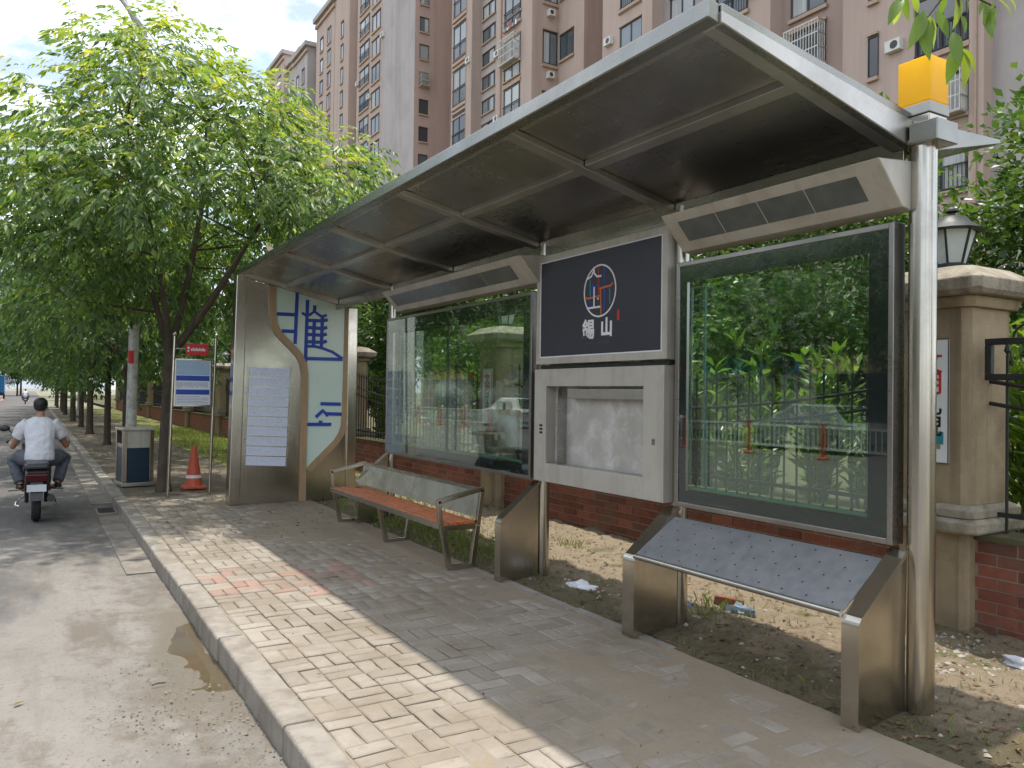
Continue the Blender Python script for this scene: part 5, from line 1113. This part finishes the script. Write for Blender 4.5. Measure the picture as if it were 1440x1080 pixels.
# ------------------------------------------------------------------ scooter and rider (local: facing +Y, ground z=0)
sc_ = local_thing('motor_scooter', (0.06, 11.75, -0.13), 'small black motor scooter seen from behind on the road', 'motor scooter', 'riders on the road')
def wheel_at(y):
    w = MB().wheel((0,y,.235), .235, .10).build('wheel', 'tyre', sc_, 40); MB().wheel((0,y,.235), .147, .05, 16, .3).build('rim', 'chrome', w, 40)
wheel_at(-.55); wheel_at(.68)
MB().prism([(-.78,.56),(-.70,.63),(-.1,.60),(.10,.45),(.12,.34),(-.30,.32),(-.62,.40)], 'x', -.12, .12).build('body', 'moto', sc_, 0, .03)
MB().prism([(-.72,.635),(-.70,.70),(-.30,.73),(.05,.69),(.06,.61),(-.1,.605)], 'x', -.13, .13).build('seat', 'moto', sc_, 0, .03)
MB().prism([(-.80,.50),(-.82,.585),(-.70,.60),(-.70,.50)], 'x', -.115, .115).build('tail_light', 'tail', sc_, 0, .012)
MB().prism([(-.86,.28),(-.82,.28),(-.74,.50),(-.77,.50)], 'x', -.065, .065).build('rear_fender', 'moto', sc_); MB().prism([(-.845,.385),(-.82,.385),(-.80,.465),(-.825,.465)], 'x', -.10, .10).build('number_plate', 'plate', sc_)
MB().prism([(.0,.30),(.02,.36),(.45,.36),(.52,.30)], 'x', -.16, .16).build('footboard', 'moto', sc_, 0, .01); MB().prism([(.42,.33),(.50,.33),(.62,.86),(.54,.90)], 'x', -.17, .17).build('leg_shield', 'moto', sc_, 0, .03)
MB().tube([(-.34,.42,.90),(-.20,.47,.95),(0,.50,.93),(.20,.47,.95),(.34,.42,.90)], .016, 8).build('handlebar', 'dark_metal', sc_, 50); MB().tube([(0,.50,.93),(0,.60,.62),(0,.68,.24)], .028, 8).build('fork', 'dark_metal', sc_, 50)
for s in (-1, 1):
    if s < 0: MB().tube([(s*.22,.47,.95),(s*.30,.46,1.04),(s*.34,.44,1.07)], .007, 6).build('mirror_stem', 'dark_metal', sc_); MB().ell((s*.365,.44,1.08), (.065,.015,.04)).build('mirror', 'moto', sc_, 60)
    MB().tube([(s*.13,-.45,.30),(s*.20,-.50,.24),(s*.21,-.70,.22),(s*.17,-.76,.21)], .012, 6).build('crash_bar', 'chrome', sc_, 50); MB().ell((s*.16,-.80,.44), (.03,.03,.025)).build('indicator', 'tail', sc_, 60)
    MB().tube([(s*.10,-.08,.34),(s*.30,-.08,.33)], .013, 6).build('foot_peg', 'chrome', sc_)
    MB().tube([(s*.10,-.55,.235),(s*.105,-.66,.55)], .022, 8).build('shock_absorber', 'dark_metal', sc_, 50)
MB().tube([(.11,-.1,.26),(.14,-.45,.26),(.15,-.82,.30)], [.03,.045,.045], 10).build('exhaust', 'dark_metal', sc_, 50)
FOLD = bpy.data.textures.new('cloth_folds', 'CLOUDS'); FOLD.noise_scale = 0.075; FOLD.noise_depth = 2
def folds(o, st):
    d = o.modifiers.new('folds', 'DISPLACE'); d.texture = FOLD; d.strength = st; d.mid_level = 0.38
def remesh(o, vs, it=6):
    m = o.modifiers.new('remesh', 'REMESH'); m.mode = 'VOXEL'; m.voxel_size = vs; m.use_smooth_shade = True
    s = o.modifiers.new('smooth', 'SMOOTH'); s.iterations = it; s.factor = .5
pe = local_thing('person', (0.09, 11.75, -0.13), 'person in white t-shirt and grey trousers riding the scooter, seen from behind', 'person', 'riders on the road')
b = MB()
b.loft([(0,-.22,.70,.13,.095),(0,-.21,.80,.13,.09),(0,-.19,.92,.125,.08),(0,-.14,1.05,.14,.085),(0,-.08,1.16,.15,.08),(0,-.05,1.20,.10,.07),(0,-.03,1.245,.055,.055)])
b.tube([(0,-.03,1.20),(0,.0,1.30)], .052, 10); b.ell((0,.025,1.375), (.075,.092,.105)); b.ell((.076,.02,1.365), (.012,.025,.03)); b.ell((-.076,.02,1.365), (.012,.025,.03)); b.ell((0,.12,1.355), (.014,.02,.02))
for s in (-1, 1):
    b.tube([(s*.17,-.07,1.15),(s*.245,-.03,1.0),(s*.315,.06,.87),(s*.335,.25,.90),(s*.315,.385,.925)], [.055,.05,.042,.036,.028], 10)
    b.ell((s*.30,.42,.925), (.045,.04,.03))
    for k in range(4): b.tube([(s*(.325-.022*k),.425,.94),(s*(.325-.022*k),.465,.93),(s*(.325-.022*k),.462,.895),(s*(.325-.022*k),.435,.885)], .0095, 6)
    b.tube([(s*.27,.41,.92),(s*.245,.42,.90),(s*.25,.44,.885)], .010, 6)
    b.tube([(s*.09,-.20,.72),(s*.22,.02,.73),(s*.30,.17,.70),(s*.24,.06,.50),(s*.215,-.02,.38)], [.085,.078,.062,.05,.04], 10); b.tube([(s*.215,-.04,.37),(s*.225,.08,.36)], [.04,.03], 8)
body = b.build('body', 'skin', pe); remesh(body, .011, 4)
b = MB(); b.loft([(0,-.235,.71,.175,.14),(0,-.23,.80,.172,.135),(0,-.20,.92,.168,.125),(0,-.145,1.05,.185,.13),(0,-.085,1.16,.195,.12),(0,-.055,1.215,.13,.085),(0,-.04,1.24,.075,.065)])
for s in (-1, 1): b.tube([(s*.14,-.08,1.165),(s*.215,-.055,1.085),(s*.262,-.025,.985)], [.08,.078,.076], 12)
sh_ = b.build('t_shirt', 'shirt', pe); remesh(sh_, .011, 4); folds(sh_, .022)
b = MB(); b.loft([(0,-.22,.655,.15,.12),(0,-.225,.72,.172,.138),(0,-.225,.775,.165,.13)])
for s in (-1, 1): b.tube([(s*.09,-.18,.715),(s*.22,.02,.735),(s*.305,.165,.705),(s*.25,.06,.52),(s*.222,-.01,.415)], [.105,.098,.082,.072,.062], 12)
tr_ = b.build('trousers', 'trouser', pe); remesh(tr_, .011, 4); folds(tr_, .03)
b = MB(); b.ell((0,.005,1.40), (.086,.10,.088)); b.ell((0,-.03,1.372), (.075,.058,.06)); hr = b.build('hair', 'hair', pe); remesh(hr, .008, 2); folds(hr, .02)
for s in (-1, 1):
    b = MB(); b.loft([(s*.225,.03,.335,.043,.115),(s*.225,.03,.355,.047,.12),(s*.222,.0,.38,.042,.08),(s*.218,-.03,.405,.035,.045)]); b.build('shoe', 'shoe', pe, 60)
pe.scale = (.93, 1, 1)
for o, y, x, lab in ((sc_, 92, -0.6, 'tiny distant motor scooter far down the road'), (pe, 92, -0.6, 'tiny distant person riding a scooter far down the road')):
    c = copy_tree(o); c.location = (x, y, -0.13); c['label'] = lab

# ------------------------------------------------------------------ far road things and the opposite side (seen mirrored in the glass)
def guard_rail(x, y0, y1, label, name='guard_rail', step=2.5):
    g_ = thing(name, (x, (y0+y1)/2, -0.13), label, 'guard rail', 'guard rails of the road'); n = int((y1-y0)/step)
    for k in range(n+1):
        y = y0+step*k; MB().box(x-.05,y-.05,-.13,x+.05,y+.05,.80).build('post', 'rail_red', g_); MB().lathe([(.16,-.13),(.16,-.09),(.06,-.05)], (x,y,0), 10).build('post_foot', 'rail_red', g_)
    for z in (.68,.12): MB().box(x-.02,y0,z,x+.02,y1,z+.06).build('rail', 'rail_white', g_)
    b = MB()
    for k in range(int((y1-y0)/.16)): b.box(x-.012,y0+.16*k,.18,x+.012,y0+.16*k+.03,.68)
    tag(b.build('bars', 'rail_white', g_), kind='stuff')
guard_rail(-10.5, 6, 56, 'white guard rail with red posts mirrored in the glass cases')
g_ = thing('road_barrier', (-3.1, 75, -0.13), 'low red and white barrier along the road at the left edge', 'barrier')
for k in range(28):
    y = 45+2.4*k; MB().prism([(-3.3,-.13),(-3.3,.0),(-3.18,.12),(-3.16,.50),(-3.04,.50),(-3.02,.12),(-2.9,.0),(-2.9,-.13)], 'y', y, y+2.35).build('segment', 'rail_red' if k % 2 == 0 else 'car_white', g_)
def car(x, y, rz, paint, label):
    c = local_thing('car', (x, y, -0.13), label, 'car', 'cars on the road', rz)
    bd_ = MB().prism([(-2.2,.32),(-2.22,.75),(-2.05,.88),(-1.2,.93),(1.0,.90),(1.95,.78),(2.22,.62),(2.2,.30),(1.7,.24),(-1.7,.24)], 'x', -.86, .86).build('body', paint, c, 0, .06)
    cab_ = MB(); lo = [(-1.75,.90),(-1.25,1.38),(.15,1.42),(1.0,.90)]
    vs = [(-.82+(.14 if z > 1 else 0), y_, z) for y_, z in lo] + [(.82-(.14 if z > 1 else 0), y_, z) for y_, z in lo]
    cab_.add(vs, [(0,1,2,3),(7,6,5,4),(0,4,5,1),(1,5,6,2),(2,6,7,3)]).build('cabin', paint, c, 0, .04)
    for s in (-1, 1):
        MB().add([(s*(.80), -1.5, .95), (s*.685, -1.15, 1.33), (s*.685, .08, 1.36), (s*.80, .75, .95)], [(0,1,2,3)]).build('side_window', 'car_glass', c)
        for y_ in (-1.35, 1.38):
            w = MB().wheel((s*.80,y_,.32), .32, .2).build('wheel', 'tyre', c, 40); MB().wheel((s*.82,y_,.32), .2, .17, 16, .15).build('rim', 'chrome', w, 40)
        MB().box(s*.55-.16,2.17,.56,s*.55+.16,2.235,.68).build('headlight', 'frost', c, 0, .02); MB().box(s*.62-.14,-2.24,.66,s*.62+.14,-2.19,.78).build('tail_light', 'tail', c, 0, .02)
    MB().add([(-.66,.20,1.40),(.66,.20,1.40),(.78,.97,.94),(-.78,.97,.94)], [(0,1,2,3)]).build('windscreen', 'car_glass', c); MB().add([(-.66,-1.30,1.36),(.66,-1.30,1.36),(.78,-1.74,.93),(-.78,-1.74,.93)], [(0,1,2,3)]).build('rear_window', 'car_glass', c)
car(-13.2, 16.0, 0, 'car_silver', 'silver car mirrored in the near glass case'); car(-13.4, 24.5, 0, 'car_white', 'white car mirrored behind the guard rail'); car(-13.0, 33.0, 0, 'car_white', 'second white car mirrored in the long glass case')
car(-5.2, 84.0, 0, 'car_white', 'small white car in the far distance at the left edge of the road'); car(-5.0, 104.0, 0, 'car_silver', 'small silver car in the far distance behind the barrier')
tk = local_thing('truck', (-4.3, 125, -0.13), 'bright blue truck in the far distance at the left', 'truck')
MB().box(-1.15,-3.2,.9,1.15,1.6,3.1).build('cargo_box', 'truck_blue', tk, 0, .05); MB().prism([(1.7,.6),(1.7,2.5),(2.8,2.4),(3.2,1.5),(3.2,.6)], 'x', -1.05, 1.05).build('cab', 'truck_blue', tk, 0, .08)
for s in (-1, 1):
    for y_ in (-2.2, 2.3): MB().wheel((s*.95,y_,.45), .45, .28).build('wheel', 'tyre', tk, 40)
MB().box(-1.0,-3.1,.55,1.0,2.9,.88).build('chassis', 'dark_metal', tk)
ol = ['street tree across the road, mirrored at the right of the near case', 'street tree across the road, mirrored in the near case', 'street tree across the road, mirrored left in the near case', 'street tree across the road, mirrored behind the slate board', 'street tree across the road, mirrored right in the long case', 'street tree across the road, mirrored mid long case', 'street tree across the road, mirrored left in the long case', 'street tree across the road, farther along', 'street tree across the road in the far distance at left', 'farthest street tree across the road at left']
for i, y in enumerate((9, 15, 21, 27, 33, 39, 46, 58, 85, 110)): plant_tree('street_tree', (rowA, rowB)[i % 2], (-17.5+random.uniform(-.5,.5), y, -.1), ol[i], 'tree', 'street trees across the road', random.uniform(0,6.28), random.uniform(1.15,1.35))
sb = thing('shop_building', (-27, 30, 0), 'low shop row across the road with yellow and blue sign boards', 'building')
MB().box(-34,-5,-.13,-25,70,9).build('wall', 'w_grey', sb)
for k in range(10):
    y = -2+7*k; MB().box(-25.2,y,2.7,-24.99,y+6.4,3.7).build('sign_board', ('shop_yellow','shop_blue','red')[k % 3], sb); MB().box(-25.1,y+.3,0,-24.995,y+6.1,2.6).build('shop_window', 'win_glass', sb)
    for z in (4.6, 6.8): MB().box(-25.08,y+1,z,-24.99,y+2.6,z+1.4).build('window', 'win_glass', sb); MB().box(-25.08,y+3.8,z,-24.992,y+5.4,z+1.4).build('window', 'win_glass', sb)

fl = ['distant tree closing the end of the street, left', 'distant tree at the end of the street beside the truck', 'distant tree at the end of the street, centre', 'distant tree at the end of the street, right', 'distant tree beyond the barrier at the far left', 'distant tall tree past the end of the tree row', 'distant tree behind the far white car', 'distant tree behind the far silver car']
for i, (x, y) in enumerate(((-12,150),(-8,165),(-2,185),(4,170),(-9,118),(6,120),(-11,100),(-15,128))): plant_tree('street_tree', (rowA, rowB)[i % 2], (x, y, -.1), fl[i], 'tree', 'distant trees at the end of the street', random.uniform(0,6.28), random.uniform(1.5,2.0))
ob = building('apartment_building', 'pale distant high rise at the far left end of the street', 230)
for k, (x, y, w, h) in enumerate(((-40,230,16,45),(-22,260,14,52))):
    MB().box(x-w/2,y-7,0,x+w/2,y+7,h).build('wall', 'w_grey', ob)
    for a in range(4):
        for c in range(10): window(ob, y-7.0, x-w/2+1+a*w/4.2, x-w/2+3+a*w/4.2, 4+4*c, 6+4*c, 2, face='y')

dl = ['dense distant tree low at the end of the street, behind the truck', 'dense distant tree low at the end of the street, straight ahead', 'dense distant tree at the far end beside the last street tree', 'dense distant tree at the far left beyond the cars']
for i, (x, y, k) in enumerate(((-9,150,2.2),(-2.5,178,2.3),(4,150,2.0),(-7,112,1.5))): plant_tree('evergreen_tree', (everA, everB)[i % 2], (x, y, -.3), dl[i], 'tree', 'distant trees at the end of the street', i*1.3, k)
